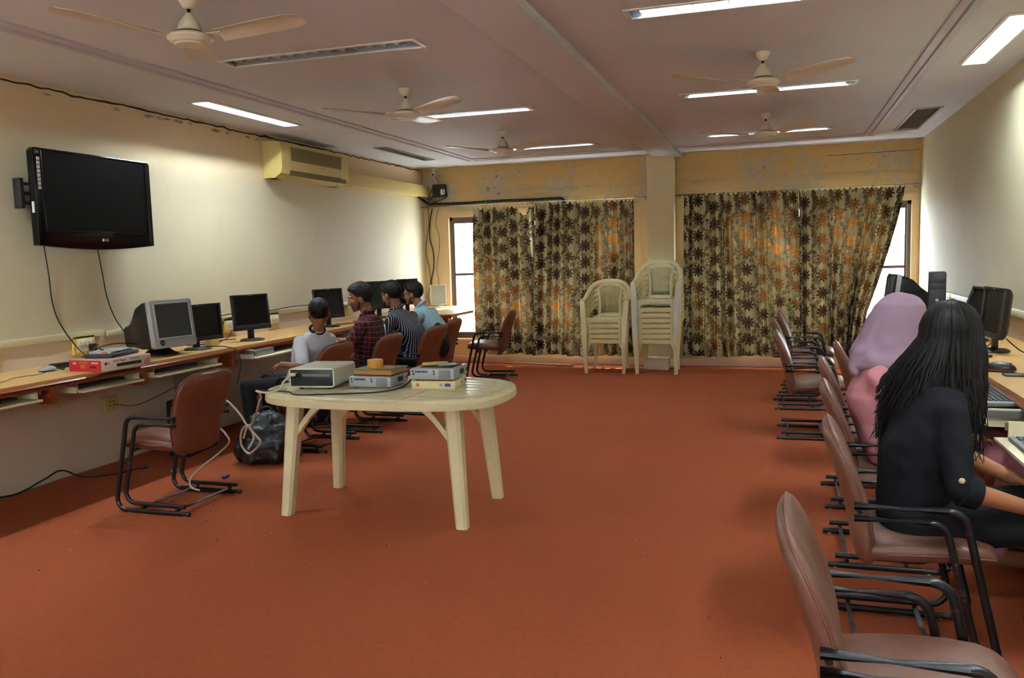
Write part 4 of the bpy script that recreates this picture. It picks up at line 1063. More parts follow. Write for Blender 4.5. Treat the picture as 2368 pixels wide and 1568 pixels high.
# ---- pipe, camera, junction box, corner cables
PIPE = plain('black_pipe_insulation', srgb(34, 31, 30), 0.8, bump=.3)
pp = empty('wall_pipe', (0, 0, 0), 0, 'black insulated pipe above the left window', 'pipe')
MB().tube([(XL + .02, 10.40, 2.25), (XL + .03, 10.50, 2.22), (XL + .10, 10.555, 2.155), (-4.0, 10.565, 2.150), (-3.5, 10.565, 2.158), (-3.0, 10.565, 2.152), (-2.72, 10.565, 2.155), (-2.685, 10.565, 2.15), (-2.665, 10.565, 2.13), (-2.66, 10.565, 2.09)], .019, 10).build('pipe', PIPE, pp)
cl = MB().box((0, 0, 0), (.014, .045, .05), .004).build('clamp', METG, mesh_only=True)
for x_ in (-4.2, -3.72, -3.28, -2.88): inst('clamp', cl, pp, (x_, 10.57, 2.154))
cv = empty('security_camera', (-4.43, 10.50, 2.63), 0, 'small white dome security camera in the far left ceiling corner', 'camera')
MB().lathe([(.001, 0), (.05, 0), (.05, -.012), (.02, -.02), (.015, -.05), (.001, -.05)]).build('mount', WHTP, cv)
MB().ell((0, -.005, -.085), (.032, .032, .032)).build('housing', WHTP, cv)
MB().ell((0, -.028, -.088), (.018, .012, .018)).build('lens', BLKP, cv)
cable('camera_cable', [(-4.43, 10.53, 2.53), (-4.41, 10.56, 2.47), (-4.38, 10.57, 2.42)], .003, CBK, 'thin cable below the security camera')
jb = empty('junction_box', (-4.38, 10.56, 2.29), 0, 'dusty black junction box tangled with cables in the far left corner', 'junction box')
MB().box((0, 0, .04), (.19, .07, .17), .012).build('box', BLKM, jb)
MB().box((.06, -.037, .02), (.06, .005, .07)).build('label_plate', WHTP, jb)
for k in range(9):
    a = random.uniform(-.1, .1); MB().tube(spline([(a, -.04, .10 - k * .01), (a + random.uniform(-.07, .07), -.055, .03), (a + random.uniform(-.12, .04), -.045, -.06), (-.16 + random.uniform(-.04, .04), -.03, -.14)], 5), .004, 5).build('loose_wire', CBK, jb)
for i, (x_, lab) in enumerate(((XL + .05, 'leftmost black cable hanging in the far left corner'), (XL + .11, 'thick black cable bundle hanging in the far left corner'), (XL + .20, 'rightmost thin cable hanging beside the left window frame'))):
    P = [(x_ + .03, 10.57, 2.1)] + [(x_ + .03 * math.sin(k * 1.7 + i * 2), 10.575, 2.1 - k * .2) for k in range(1, 7)] + [(x_ + .02, 10.57, .80)]
    cable('hanging_cable', P, (.004, .008, .003)[i], CBK, lab)
# ================================================================== plastic table
TBL = plastic('cream_table_plastic', srgb(220, 208, 166))
t = empty('plastic_table', (-2.12, 4.285, 0), 0, 'oval cream plastic table in the middle of the room', 'table')
TA, TB_, TT = .71, .432, .70
def oval(a, b_, n=64, e=3.0):
    return [(a * sup(2 * PI * k / n, e)[0], b_ * sup(2 * PI * k / n, e)[1]) for k in range(n)]
b = MB()
b.rings([[Vector((x_, y_, z_)) for x_, y_ in oval(TA + d, TB_ + d)] for d, z_ in ((-.045, .688), (-.032, .6945), (-.028, .70), (-.010, .70), (-.002, .694), (0, .682), (.004, .678), (.006, .652), (.002, .641), (-.008, .641), (-.010, .67))], False, False, True)
b.build('rim', TBL, t)
# slatted top: rows of plastic tiles inside the rim
top = MB(); top.prism(oval(TA - .03, TB_ - .03), .676, .6895); top.build('top_panel', TBL, t)
for i in range(-4, 5):
    y_ = i * .098
    for s_ in (-1, 0, 1):
        xm = (TA - .06) * (max(0, 1 - (abs(y_) / (TB_ - .05)) ** 3.0)) ** (1 / 3.0)
        x0, x1 = (-.24, .24) if s_ == 0 else ((.25, xm) if s_ > 0 else (-xm, -.25))
        if x1 - x0 > .06: MB().box(((x0 + x1) / 2, y_, .6905), (x1 - x0, .092, .006), .002).build('top_slat', TBL, t)
for sx in (-1, 1):
    for sy in (-1, 1):
        o = MB(); P0, P1 = Vector((sx * .475, sy * .235, .67)), Vector((sx * .53, sy * .29, 0))
        R = []
        for k in range(5):
            u = k / 4; p = P0.lerp(P1, u); s_ = 1.05 - .30 * u
            R.append([p + Vector((a * .042 * s_, c_ * .042 * s_, 0)) for a, c_ in ((-1, -.6), (-.6, -1), (.6, -1), (1, -.6), (1, .6), (.6, 1), (-.6, 1), (-1, .6))])
        l = o.rings(R, False, True, False).build('leg', TBL, t)
        R = []
        for k in range(7):
            u = k / 6; x_ = sx * (.49 - .24 * u ** 1.0); z_ = .42 + .24 * (1 - (1 - u) ** 1.6)
            d = .022
            R.append([Vector((x_, sy * .25 + a * .02, z_ + c_ * d)) for a, c_ in ((-1, -1), (1, -1), (1, 1), (-1, 1))])
        MB().rings(R, False, True, False).build('brace', TBL, l)
TZT = .6945
# ---- white projector
PW = plain('projector_white', srgb(222, 226, 208), 0.35, var=0.03)
p = empty('projector', (-2.56, 4.305, TZT), math.radians(7), 'large white projector with black rear panel on the plastic table', 'projector', 'projectors')
w, d, h = .27, .35, .110
b = MB(); b.rings([[Vector((x_ * k, y_, .014 + h / 2 + z_ * k)) for x_, z_ in rounded(w, h, .018, 4)] for y_, k in ((-d / 2, 1), (-d / 2 + .004, 1), (d / 2 - .02, 1), (d / 2, .94))], False, True, True); body = b.build('casing', PW, p)
rp = MB().box((0, -d / 2 - .001, .014 + h / 2), (w - .014, .006, h - .016), .008).build('rear_panel', BLKP, p)
sl = MB().box((0, 0, 0), (w * .8, .004, .003)).build('vent_slat', BLKM, mesh_only=True)
for k in range(8): inst('vent_slat', sl, rp, (.008, -d / 2 - .006, .026 + k * .0062))
MB().box((.03, -d / 2 - .006, .085), (.17, .004, .016), .002).build('port_strip', KBG, rp)
for k in range(5): MB().lathe([(.001, 0), (.0045, 0), (.0045, .003), (.001, .003)], n=10, M=frame((-.09 + k * .042, -d / 2 - .005, .098), (1, 0, 0), (0, 0, 1))).build('port', YEL if k == 0 else BLKM, rp)
for sx in (-1, 1):
    for sy in (-1, 1): MB().lathe([(.001, 0), (.012, 0), (.014, .016), (.001, .016)], (sx * .09, sy * .12, 0), 12).build('foot', BLKM, p)
MB().box((-.02, .11, .014 + h + .0005), (.10, .02, .001)).build('top_label', GRYP, p)
for k in range(3): MB().ell((.01 + k * .02, -.07, .014 + h), (.004, .004, .002), n=8, m=6).build('indicator', WHTP, p)
cg = plain('ivory_cable', srgb(206, 192, 160), .5)
cb = empty('projector_cable', (0, 0, 0), 0, 'ivory video cable plugged into the white projector, hanging off the table end', 'cable')
MB().box((-2.64, 4.10, .785), (.032, .05, .016), .005, rz=.5).build('connector', cg, cb)
MB().box((-2.665, 4.03, .712), (.045, .035, .02), .008, rz=.5).build('connector', cg, cb)
MB().tube(spline([(-2.64, 4.08, .785), (-2.66, 4.03, .75), (-2.67, 4.01, .715), (-2.72, 3.96, .702), (-2.80, 3.98, .704), (-2.85, 4.06, .69), (-2.90, 4.16, .64), (-2.98, 4.25, .59), (-3.15, 4.45, .467), (-3.30, 4.62, .37), (-3.40, 4.70, .33), (-3.44, 4.71, .25)], 6), .006, 8).build('cord', cg, cb)
# ---- silver projectors
SIL = plain('projector_silver', srgb(168, 170, 174), 0.4, 0.15, var=0.04); MESHM = plain('projector_grille', srgb(50, 50, 50), .6); BLUE = plain('blue_port', srgb(50, 70, 150), .4)
def small_projector(x, y, z, deg, label):
    r = empty('projector', (x, y, z), math.radians(deg), label, 'projector', 'projectors'); w, d, h = .262, .245, .062
    MB().box((0, 0, .006 + h / 2), (w, d, h), .007).build('casing', SIL, r)
    g = MB().box((.075, -d / 2 - .0005, .036), (.066, .004, .046)).build('vent_grille', MESHM, r)
    hb, vb = MB(), MB()
    for k in range(7): hb.box((.075, -d / 2 - .003, .017 + k * .0064), (.066, .003, .0022))
    for k in range(9): hb.box((.046 + k * .0073, -d / 2 - .003, .036), (.0018, .003, .046))
    tag(hb.build('grille_mesh', SIL, g), kind='stuff')
    MB().box((-.062, -d / 2 - .001, .052), (.075, .004, .011), .001).build('port_bar', KBG, r)
    for k in range(2): MB().box((-.075 + k * .03, -d / 2 - .0035, .052), (.018, .003, .008)).build('port', BLUE, r)
    for x_, z_ in ((-.112, .054), (-.110, .038), (.012, .054), (.014, .040)): MB().lathe([(.001, 0), (.005, 0), (.005, .003), (.001, .003)], n=10, M=frame((x_, -d / 2 - .0005, z_), (1, 0, 0), (0, 0, 1))).build('port', BLKM, r)
    gs = MB()
    for k in range(8): gs.box((w / 2 + .0005, -.02 + k * .009, .04), (.003, .004, .028))
    gs.build('side_vent', MESHM, r)
    MB().box((w / 2 + .001, .10, .04), (.003, .018, .018)).build('power_inlet', BLKP, r)
    for sx in (-1, 1):
        for sy in (-1, 1): MB().lathe([(.001, 0), (.009, 0), (.009, .008), (.001, .008)], (sx * .10, sy * .09, 0), 10).build('foot', BLKM, r)
small_projector(-2.225, 4.35, TZT, 1, 'silver projector under the green book in the middle of the plastic table')
BXM = plain('cream_carton', srgb(226, 210, 158), .55, var=.04); ORG = plain('orange_print', srgb(216, 130, 40), .5)
bx = empty('carton', (-1.855, 4.375, TZT), math.radians(5), 'flat cream carton with blue pictures under a silver projector', 'box')
MB().box((0, 0, .0225), (.255, .235, .045), .002).build('body', BXM, bx)
MB().box((0, 0, .0462), (.22, .2, .0015)).build('lid_print', ORG, bx)
for x_, m_ in ((.085, BLUE), (.047, GRYP), (-.09, ORG)): MB().box((x_, -.1185, .024), (.034 if m_ is BLUE else .018, .001, .018)).build('printed_picture', m_, bx)
for y_ in (.09, .02): MB().box((.1285, y_, .026), (.001, .034, .018)).build('printed_picture', BLUE if y_ > .05 else GRYP, bx)
small_projector(-1.855, 4.375, TZT + .0472, 3, 'silver projector with a remote on top, on the cream carton')
pz = TZT + .0472 + .068
MB_ = MB().box((0, 0, .003), (.19, .17, .005), .001)
tag(MB_.build('document_sleeve', BLKM, loc=(-1.845, 4.385, pz)), 'thin black sleeve on top of the right-hand projector', 'folder')
rm = empty('remote_control', (-1.87, 4.36, pz + .0056), math.radians(28), 'yellowed remote control on the right-hand projector', 'remote')
MB().box((0, 0, .010), (.15, .036, .018), .008).build('body', plain('yellowed_remote', srgb(206, 184, 108), .4), rm); MB().box((.02, 0, .0195), (.06, .026, .002)).build('button_panel', ACM, rm)
rm = empty('remote_control', (-1.80, 4.36, pz + .0056), math.radians(32), 'slim grey remote control beside the yellowed one', 'remote')
MB().box((0, 0, .006), (.11, .03, .011), .004).build('body', GRYP, rm)
for k in range(4): MB().box((-.03 + k * .02, 0, .012), (.010, .016, .002)).build('button', WHTP, rm)
bk = empty('book', (-2.215, 4.36, TZT + .0682), math.radians(-2), 'thick old book with green cover on the middle projector', 'book')
MB().box((0, 0, .0035), (.25, .205, .006), .001).build('back_cover', plain('dark_blue_cover', srgb(30, 30, 48), .6), bk)
PAGE = plain('aged_pages', srgb(190, 128, 62), .8, var=.15, scale=40); MB().box((-.003, 0, .019), (.24, .196, .026)).build('page_block', PAGE, bk)
M = Mat('green_book_cover'); x, y, z = M.xyz(); rr = ((x * 1.0) * (x * 1.0) + (y * 1.35) * (y * 1.35)).sqrt()
M.col(M.mix(rr.lt(.088 ), srgb(84, 104, 66), srgb(196, 146, 66))).set(.55)
MB().box((0, 0, .034), (.255, .21, .004), .001).build('front_cover', M.m, bk)
tp = empty('tape_roll', (-2.245, 4.35, TZT + .1048), 0, 'roll of brown packing tape on the green book', 'tape')
b = MB(); n = 32
b.rings([[Vector((r_ * math.cos(2 * PI * k / n), r_ * math.sin(2 * PI * k / n), z_)) for k in range(n)] for r_, z_ in ((.046, 0), (.046, .046), (.036, .046), (.036, 0))], True, False, False); b.build('tape', plain('brown_tape', srgb(206, 150, 60), .35), tp)
b = MB(); b.rings([[Vector((r_ * math.cos(2 * PI * k / n), r_ * math.sin(2 * PI * k / n), z_)) for k in range(n)] for r_, z_ in ((.0359, .001), (.0359, .0475), (.031, .0475), (.031, .001))], True, False, False); b.build('core', plain('printed_core', srgb(220, 196, 190), .6, var=.2, scale=90), tp)
cable('table_cable', [(-2.83, 4.02, .70), (-2.78, 3.98, .708), (-2.62, 4.0, .704), (-2.50, 3.92, .702), (-2.30, 3.98, .702), (-2.10, 4.07, .702), (-2.03, 4.20, .704), (-2.035, 4.33, .712), (-2.045, 4.41, .73)], .0045, CBK, 'black power cable lying along the front of the plastic table')
# ================================================================== small things on the left desk
dv = empty('boxed_player', (-4.075, 4.262, DZ), math.radians(-3), 'red and white carton of a disc player on the left desk', 'box')
RED = plain('red_carton', srgb(176, 30, 38), .5, var=.05); WC = plain('white_carton', srgb(222, 212, 194), .5, var=.04)
MB().box((0, 0, .036), (.26, .40, .072), .002).build('body', WC, dv)
e = MB().box((0, -.2005, .036), (.259, .002, .071)).build('end_panel', RED, dv)
MB().box((0, 0, .0724), (.256, .396, .001)).build('top_panel', plain('pinkish_carton_top', srgb(196, 150, 140), .5), dv)
TXM = plain('dark_print', srgb(120, 60, 60), .5); WHT = plain('white_print', srgb(235, 228, 220), .5)
Fe = lambda x_, z_: frame((x_, -.2018, z_), (1, 0, 0), (0, 0, 1)); Fs = lambda y_, z_: frame((.1308, y_, z_), (0, 1, 0), (0, 0, 1))
text('end_print', 'LG', .022, WHT, dv, Fe(-.085, .052)); text('end_print', 'DVD Player', .014, YEL, dv, Fe(-.01, .058)); 
for k in range(5): MB().box((.06 + k * .011, -.2018, .056), (.007, .001, .008)).build('printed_icon', WHT, dv)
for k in range(4): MB().box((-.02, -.2018, .046 - k * .008), (.05 - .006 * k, .001, .003)).build('printed_line', YEL, dv)
MB().box((.065, -.2018, .03), (.05, .001, .010)).build('printed_picture', BLKM, dv)
MB().lathe([(.001, 0), (.010, 0), (.010, .001), (.001, .001)], n=18, M=Fs(-.165, .048)).build('logo_disc', RED, dv)
text('side_print', 'LG', .018, TXM, dv, Fs(-.142, .048)); text('side_print', 'DVD Player', .021, TXM, dv, Fs(-.055, .056)); text('side_print', 'with Media Interface', .009, TXM, dv, Fs(.07, .058))
MB().box((.1308, .02, .030), (.001, .20, .020)).build('printed_picture', BLKP, dv)
for c_ in range(5):
    for k in range([3, 5, 4, 7, 6][c_]): MB().box((.1308, .15 + c_ * .0095, .010 + k * .009), (.001, .006, .005)).build('printed_bar', RED, dv)
pl = empty('disc_player', (-4.10, 4.30, DZ + .0735), math.radians(12), 'slim grey player with open top and cables on the red carton', 'player')
MB().box((0, 0, .012), (.19, .31, .022), .004).build('lower_case', BLKM, pl); MB().box((-.01, .01, .030), (.15, .25, .016), .004).build('upper_case', GRYP, pl)
MB().box((.02, -.118, .030), (.03, .006, .012)).build('orange_port', plain('orange_plastic', srgb(220, 90, 30), .4), pl)
for k in range(6): MB().box((.066, -.05 + k * .03, .031), (.004, .018, .008)).build('port', BLKM, pl)
cable('player_cable', [(-4.12, 4.25, .895), (-4.25, 4.35, .90), (-4.32, 4.6, .90), (-4.34, 4.85, .86), (-4.36, 5.0, .80)], .0045, CBK, 'black cable looping over the red carton toward the tube monitor')
cable('player_cable', [(XL + .06, 4.64, .865), (-4.40, 4.50, .90), (-4.28, 4.28, .86), (-4.27, 4.10, .81), (-4.32, 4.12, .785), (-4.40, 4.15, .795)], .0045, CBK, 'black cable curling in front of the red carton end')
ms = empty('computer_mouse', (-4.37, 4.05, DZ), math.radians(70), 'silver and black computer mouse near the left picture edge', 'mouse', 'computer mice')
def mouse_parts(r, top, base):
    MB().ell((0, 0, .006), (.055, .031, .007)).build('base', base, r)
    b = MB(); b.ell((0, 0, .010), (.054, .030, .027), n=20, m=12); b.v = [(x_, y_, max(z_, .008)) for x_, y_, z_ in b.v]; b.build('shell', top, r)
    MB().box((.028, 0, .029), (.02, .006, .010), .003).build('scroll_wheel', BLKM, r)
mouse_parts(ms, GRYP, BLKP)
cable('mouse_cable', [(-4.33, 4.0, .786), (-4.28, 3.9, .785), (-4.30, 3.75, .785), (-4.22, 3.6, .785), (-4.2, 3.4, .785)], .002, CBK, 'thin mouse cable on the left desk')
tag(MB().box((0, 0, .017), (.05, .13, .034), .006).build('power_adaptor', BLKP, loc=(-4.43, 4.20, DZ)), 'black power adaptor beside the silver mouse', 'adaptor')
tag(MB().box((0, 0, .026), (.055, .10, .052), .002).build('wooden_block', plain('pale_wood', srgb(206, 178, 120), .6), loc=(-4.30, 5.56, DZ)), 'small pale wooden block between two black monitors', 'block')
for i, P in enumerate(([(-4.25, 5.3, .785), (-4.40, 5.45, .785), (-4.45, 5.7, .785), (-4.50, 6.0, .785), (XL + .06, 6.2, .84)], [(-4.2, 5.30, .80), (-4.10, 5.34, .80), (-4.03, 5.38, .79), (-3.975, 5.42, .76), (-3.96, 5.44, .66), (-4.0, 5.44, .5)], [(-4.42, 5.85, .786), (-4.35, 5.6, .786), (-4.5, 5.5, .786), (-4.52, 5.8, .786), (-4.4, 6.0, .786)])):
    cable('desk_cable', P, .004, CBK, ['black cable along the desk behind the wooden block', 'black cable hanging over the left desk edge in front of the widescreen monitor', 'coiled black cable behind the square monitor'][i])
cable('red_desk_cable', [(-4.3, 7.5, .786), (-4.2, 7.7, .786), (-4.3, 7.9, .786), (-4.2, 8.2, .786), (-4.35, 8.3, .786)], .004, plain('red_cable_rubber', (.3, .05, .04)), 'red cable on the left desk by the plaid man')
# ---- right desk
m2 = empty('computer_mouse', (1.06, 4.73, DZ + .012), math.radians(-20), 'brown and black mouse on the right desk', 'mouse', 'computer mice'); mouse_parts(m2, BLKP, plain('brown_gloss', srgb(120, 62, 40), .25)); m2.scale = (1.35, 1.35, 1.35); m2.location.z = DZ
tag(MB().box((0, 0, .005), (.16, .075, .009), .004).build('mobile_phone', BLKP, loc=(1.12, 4.58, DZ)), 'black mobile phone lying by the brown mouse', 'phone')
g = empty('cable_adaptor', (1.09, 5.30, DZ), .4, 'small black adaptor with plug below the right monitor', 'adaptor'); MB().box((0, 0, .008), (.12, .03, .014), .004).build('body', BLKP, g); MB().box((-.03, .01, .022), (.03, .02, .02), .004).build('plug', BLKM, g)
for i, P in enumerate(([(1.2, 5.55, .86), (1.15, 5.45, .83), (1.05, 5.5, .79), (1.0, 5.65, .785)], [(1.28, 5.6, .86), (1.33, 5.45, .80), (1.38, 5.2, .785), (1.30, 5.1, .79), (1.42, 5.0, .79), (1.36, 5.15, .80), (1.44, 5.3, .79)])):
    cable('monitor_cable', P, .004, CBK, ['black cable from the right monitor falling to the desk front', 'coiled black cable behind the right monitor'][i])
# ================================================================== floor
bb = empty('backpack', (-3.50, 5.06, 0), math.radians(20), 'crumpled black backpack on the carpet behind the plastic table', 'bag')
BAGM = plain('black_nylon', srgb(20, 20, 22), .42, var=.3, scale=20, bump=.5)
b = MB(); b.box((0, .01, .15), (.36, .24, .28), .07, seg=3).ell((0, .02, .28), (.15, .10, .085)).box((0, -.11, .10), (.27, .10, .17), .04, seg=3).ell((-.19, 0, .09), (.05, .08, .08)).ell((.19, .02, .10), (.05, .08, .09))
b.v = [(x_, y_, max(z_, .004)) for x_, y_, z_ in b.v]
BAG_SHAPE = b
for s_ in (-1, 1): MB().tube(spline([(s_ * .07, .10, .32), (s_ * .09, .17, .25), (s_ * .11, .17, .12), (s_ * .10, .12, .03)], 6), .022, 6, flat=(1, .25)).build('shoulder_strap', BAGM, bb)
MB().tube(spline([(-.04, .02, .345), (-.02, .02, .39), (.03, .02, .39), (.05, .02, .34)], 5), .008, 6).build('handle', BAGM, bb)
WC_ = plain('white_cable', srgb(196, 180, 164), .5)
cable('loose_cable', [(-3.58, 4.72, .50), (-3.545, 4.72, .49), (-3.464, 4.72, .41), (-3.41, 4.72, .333), (-3.35, 4.73, .262), (-3.33, 4.74, .22), (-3.38, 4.74, .166), (-3.43, 4.74, .139), (-3.475, 4.73, .197), (-3.462, 4.72, .287), (-3.41, 4.72, .335), (-3.36, 4.71, .26), (-3.40, 4.70, .18)], .007, WC_, 'tangled white cord looping in front of the backpack')
cable('loose_cable', [(-3.33, 4.33, .40), (-3.294, 4.33, .368), (-3.263, 4.32, .315), (-3.348, 4.31, .237), (-3.45, 4.29, .16), (-3.51, 4.26, .10), (-3.48, 4.20, .075), (-3.43, 4.16, .060), (-3.36, 4.14, .055)], .006, WC_, 'white cord trailing over the bars of the empty left chair')
cable('floor_cable', [(XL + .03, 3.4, .10), (XL + .02, 3.75, .03), (XL + .05, 3.95, .01), (XL + .06, 4.15, .05), (XL + .05, 4.3, .07), (XL + .15, 4.38, .01), (XL + .30, 4.50, .008), (XL + .36, 4.66, .01)], .006, CBK, 'black power cord on the carpet along the left wall')
tag(MB().box((0, 0, .012), (.05, .03, .024), .006, rz=.8).build('cord_plug', BLKP, loc=(XL + .375, 4.69, 0)), 'black plug at the end of the cord on the carpet', 'plug')
for x_, y_, m_, lab in ((-3.52, 4.60, BLUE, 'small blue plastic cap on the carpet under the empty left chair'), (-3.98, 4.66, GRYP, 'small grey connector on the carpet by the left wall')):
    tag(MB().caps((0, -.02, .012), (0, .03, .012), .012, .010).build('cap', m_, loc=(x_, y_, 0)), lab, 'cap')
tag(MB().box((0, 0, .07), (.26, .17, .14), .003).box((0, 0, .142), (.275, .185, .012), .002).build('white_box', plain('white_board', srgb(216, 196, 178), .6), loc=(-1.42, 10.235, 0)), 'low whitish box against the pillar behind the taller chair stack', 'box')
tag(MB().box((0, 0, .012), (1.0, .05, .024), .002).build('wooden_batten', plain('raw_wood', srgb(176, 120, 80), .7), loc=(-3.02, 10.43, 0)), 'thin wooden batten on the carpet below the curtains', 'plank')
bpy.data.objects['wooden_batten'].rotation_euler = (0, 0, -.18)
SPK = plain('debris_crumb', srgb(196, 180, 165), .8); DKS = plain('dark_crumb', srgb(40, 28, 22), .9)
b = MB(); b2 = MB()
for k in range(130):
    x_, y_ = random.uniform(-4.3, .6), random.uniform(2.0, 9.5); (b if k % 2 else b2).box((x_, y_, .002), (random.uniform(.002, .007), random.uniform(.002, .006), .003), rz=random.random() * 3)
tag(b.build('carpet_crumbs', SPK), 'pale crumbs scattered over the rust carpet', 'debris', kind='stuff'); tag(b2.build('carpet_crumbs', DKS), 'dark specks scattered over the rust carpet', 'debris', kind='stuff')
# ================================================================== people
def remesh(b, name, mat, parent, loc, voxel=.008, smooth=5, fold=None, kids=True):
    """fuse overlapping volumes into one continuous surface"""
    me = bpy.data.meshes.new(name); me.from_pydata([tuple(Vector(p) - Vector(loc)) for p in b.v], [], b.f); me.update()
    bm = bmesh.new(); bm.from_mesh(me); bmesh.ops.recalc_face_normals(bm, faces=bm.faces[:]); bm.to_mesh(me); bm.free()
    t = bpy.data.objects.new(name + '_tmp', me); COL.objects.link(t)
    m = t.modifiers.new('r', 'REMESH'); m.mode = 'VOXEL'; m.voxel_size = voxel; m.use_smooth_shade = True
    if smooth: s_ = t.modifiers.new('s', 'SMOOTH'); s_.factor = .5; s_.iterations = smooth
    out = bpy.data.meshes.new_from_object(t.evaluated_get(bpy.context.evaluated_depsgraph_get()))
    bpy.data.objects.remove(t); bpy.data.meshes.remove(me); out.name = name
    if fold:
        nrm = [v.normal.copy() for v in out.vertices]
        for v, n_ in zip(out.vertices, nrm): v.co += n_ * fold(v.co)
    out.polygons.foreach_set('use_smooth', [True] * len(out.polygons))
    out.materials.clear(); out.materials.append(mat)
    return inst(name, out, parent, None if parent else loc)
def skin(name, c):
    M = Mat(name); n1 = M.noise(18, 4); n2 = M.noise(160, 2)
    M.col(M.mix(M.ramp(n1, .3, .75), c, tuple(v * .78 for v in c))).set(.52, 0, .4); M.b.inputs['Subsurface Weight'].default_value = .08; M.b.inputs['Subsurface Radius'].default_value = (.01, .004, .002)
    M.bump(n2, .08, .002); return M.m
def fabric(name, c, var=.12):
    M = Mat(name); n1 = M.noise(5, 4); n2 = M.noise(500, 2)
    M.col(M.mix(n1, tuple(v * (1 - var) for v in c), tuple(min(1, v * (1 + var)) for v in c))).set(.85, 0, .2); M.bump(n2, .2, .001); return M.m
HAIRM = Mat('black_hair'); n = HAIRM.noise(70, 4, stretch=(1, 1, .12)); HAIRM.col(HAIRM.mix(n, (.0025, .0022, .0022), (.010, .008, .0075))).set(.55, 0, .22); HAIRM.bump(n, .7, .006); HAIRM = HAIRM.m
BEARD = plain('dark_beard_hair', srgb(30, 22, 20), .7, bump=.5, scale=40)
EYEW = plain('eye_white', srgb(220, 212, 205), .25); EYED = plain('dark_iris', srgb(30, 18, 12), .15)
SHOE = plain('dark_shoe_leather', srgb(28, 24, 24), .4); SOLEW = plain('white_shoe', srgb(200, 198, 192), .5)
def head_frame(c, fwd, up=(0, 0, 1)):
    f = Vector(fwd).normalized(); u = Vector(up); u = (u - f * u.dot(f)).normalized(); l = u.cross(f)
    m = Matrix((l, f, u)).transposed().to_4x4(); m.translation = Vector(c); return m
def add_head(b, H, s=1.0):
    R = H.to_3x3().to_4x4(); P = lambda x, y, z: H @ Vector((x * s, y * s, z * s))
    e = lambda c_, r: b.ell(P(*c_), tuple(q * s for q in r), R, 20, 14)
    k = lambda p, q, r1, r2: b.caps(P(*p), P(*q), r1 * s, r2 * s)
    e((0, -.014, .030), (.074, .096, .086)); e((0, .026, -.022), (.061, .062, .078)); e((0, .058, -.082), (.030, .024, .022))
    for sx in (-1, 1):
        k((sx * .052, -.004, -.052), (sx * .022, .058, -.086), .018, .018); e((sx * .040, .055, -.022), (.024, .022, .024))
        e((sx * .075, -.010, -.012), (.010, .020, .032)); e((sx * .030, .077, .024), (.026, .013, .010)); e((sx * .012, .094, -.027), (.009, .010, .008))
    k((0, .086, .012), (0, .103, -.024), .009, .0125)
    e((0, .080, -.052), (.024, .012, .007)); e((0, .079, -.063), (.020, .012, .008))
def add_hand(b, w, d, n, curl=.35, side=1, s=1.0):
    """w wrist, d finger direction, n back-of-hand normal"""
    d = Vector(d).normalized(); n = Vector(n); n = (n - d * n.dot(d)).normalized(); x = d.cross(n) * side; w = Vector(w)
    pc = w + d * .045 * s
    for o in (-.026, -.009, .009, .026): b.caps(w + d * .012 * s + x * o * .6 * s, w + d * .082 * s + x * o * s, .014 * s, .0115 * s)
    for i, (o, ln) in enumerate(((-.030, .058), (-.010, .070), (.010, .076), (.029, .068))):
        p = w + d * .084 * s + x * o * s; dr = d.copy(); q = Quaternion(x, -curl * side) if False else None
        for j, (fr, r_) in enumerate(((.44, .0092), (.32, .0084), (.24, .0074))):
            a = curl * (.6 + .5 * j); dr = (dr * math.cos(a) - n * math.sin(a)).normalized(); nn = n
            p2 = p + dr * ln * fr * s; b.caps(p, p2, r_ * s, r_ * .92 * s, 8); p = p2
    p = w + d * .022 * s + x * .028 * s; t1 = p + (d * .55 + x * .75 - n * .3).normalized() * .036 * s; t2 = t1 + (d * .9 + x * .2 - n * .35).normalized() * .028 * s; t3 = t2 + (d * .95 - n * .3).normalized() * .022 * s
    b.caps(p, t1, .0125 * s, .0105 * s, 8); b.caps(t1, t2, .0102 * s, .009 * s, 8); b.caps(t2, t3, .009 * s, .0075 * s, 8)
def ringpts(c, l, f, w, d, n=24): return [Vector(c) + Vector(l) * (w * sup(2 * PI * k / n, 2.3)[0]) + Vector(f) * (d * sup(2 * PI * k / n, 2.3)[1]) for k in range(n)]
def add_torso(b, S_, g=0.0, low=True, top=True):
    hip, chest, neck = Vector(S_['hip']), Vector(S_['chest']), Vector(S_['neck']); Fh, Fs = Vector((*S_['F'], 0)).normalized(), Vector((*S_.get('Fs', S_['F']), 0)).normalized(); k = S_.get('k', 1.0)
    R = []
    for t, w, d in ((-.16, .135, .105), (-.10, .160, .125), (0, .166, .125), (.25, .150, .112), (.5, .146, .105), (.75, .160, .110), (1.0, .172, .112)):
        F = Fh.lerp(Fs, max(0, min(1, t))).normalized(); L = Vector((-F.y, F.x, 0))
        c_ = hip + (chest - hip) * t - F * .02 * math.sin(PI * max(0, min(1, t)))
        R.append(ringpts(c_, L, F, (w * k + g), (d * k + g)))
    L = Vector((-Fs.y, Fs.x, 0)); sh = S_['sh']
    for t, w, d in ((.35, .178 * k, .100 * k), (.66, sh * .96, .080 * k), (.84, sh * .70, .068 * k), (1.0, .078, .062)):
        R.append(ringpts(chest.lerp(neck, t), L, Fs, w + g, d + g))
    b.rings(R, False, True, True)
def shoulders(S_):
    chest, neck = Vector(S_['chest']), Vector(S_['neck']); Fs = Vector((*S_.get('Fs', S_['F']), 0)).normalized(); L = Vector((-Fs.y, Fs.x, 0))
    c_ = chest.lerp(neck, .64); return {'L': c_ + L * (S_['sh'] - .02) - Vector((0, 0, .012)), 'R': c_ - L * (S_['sh'] - .02) - Vector((0, 0, .012))}
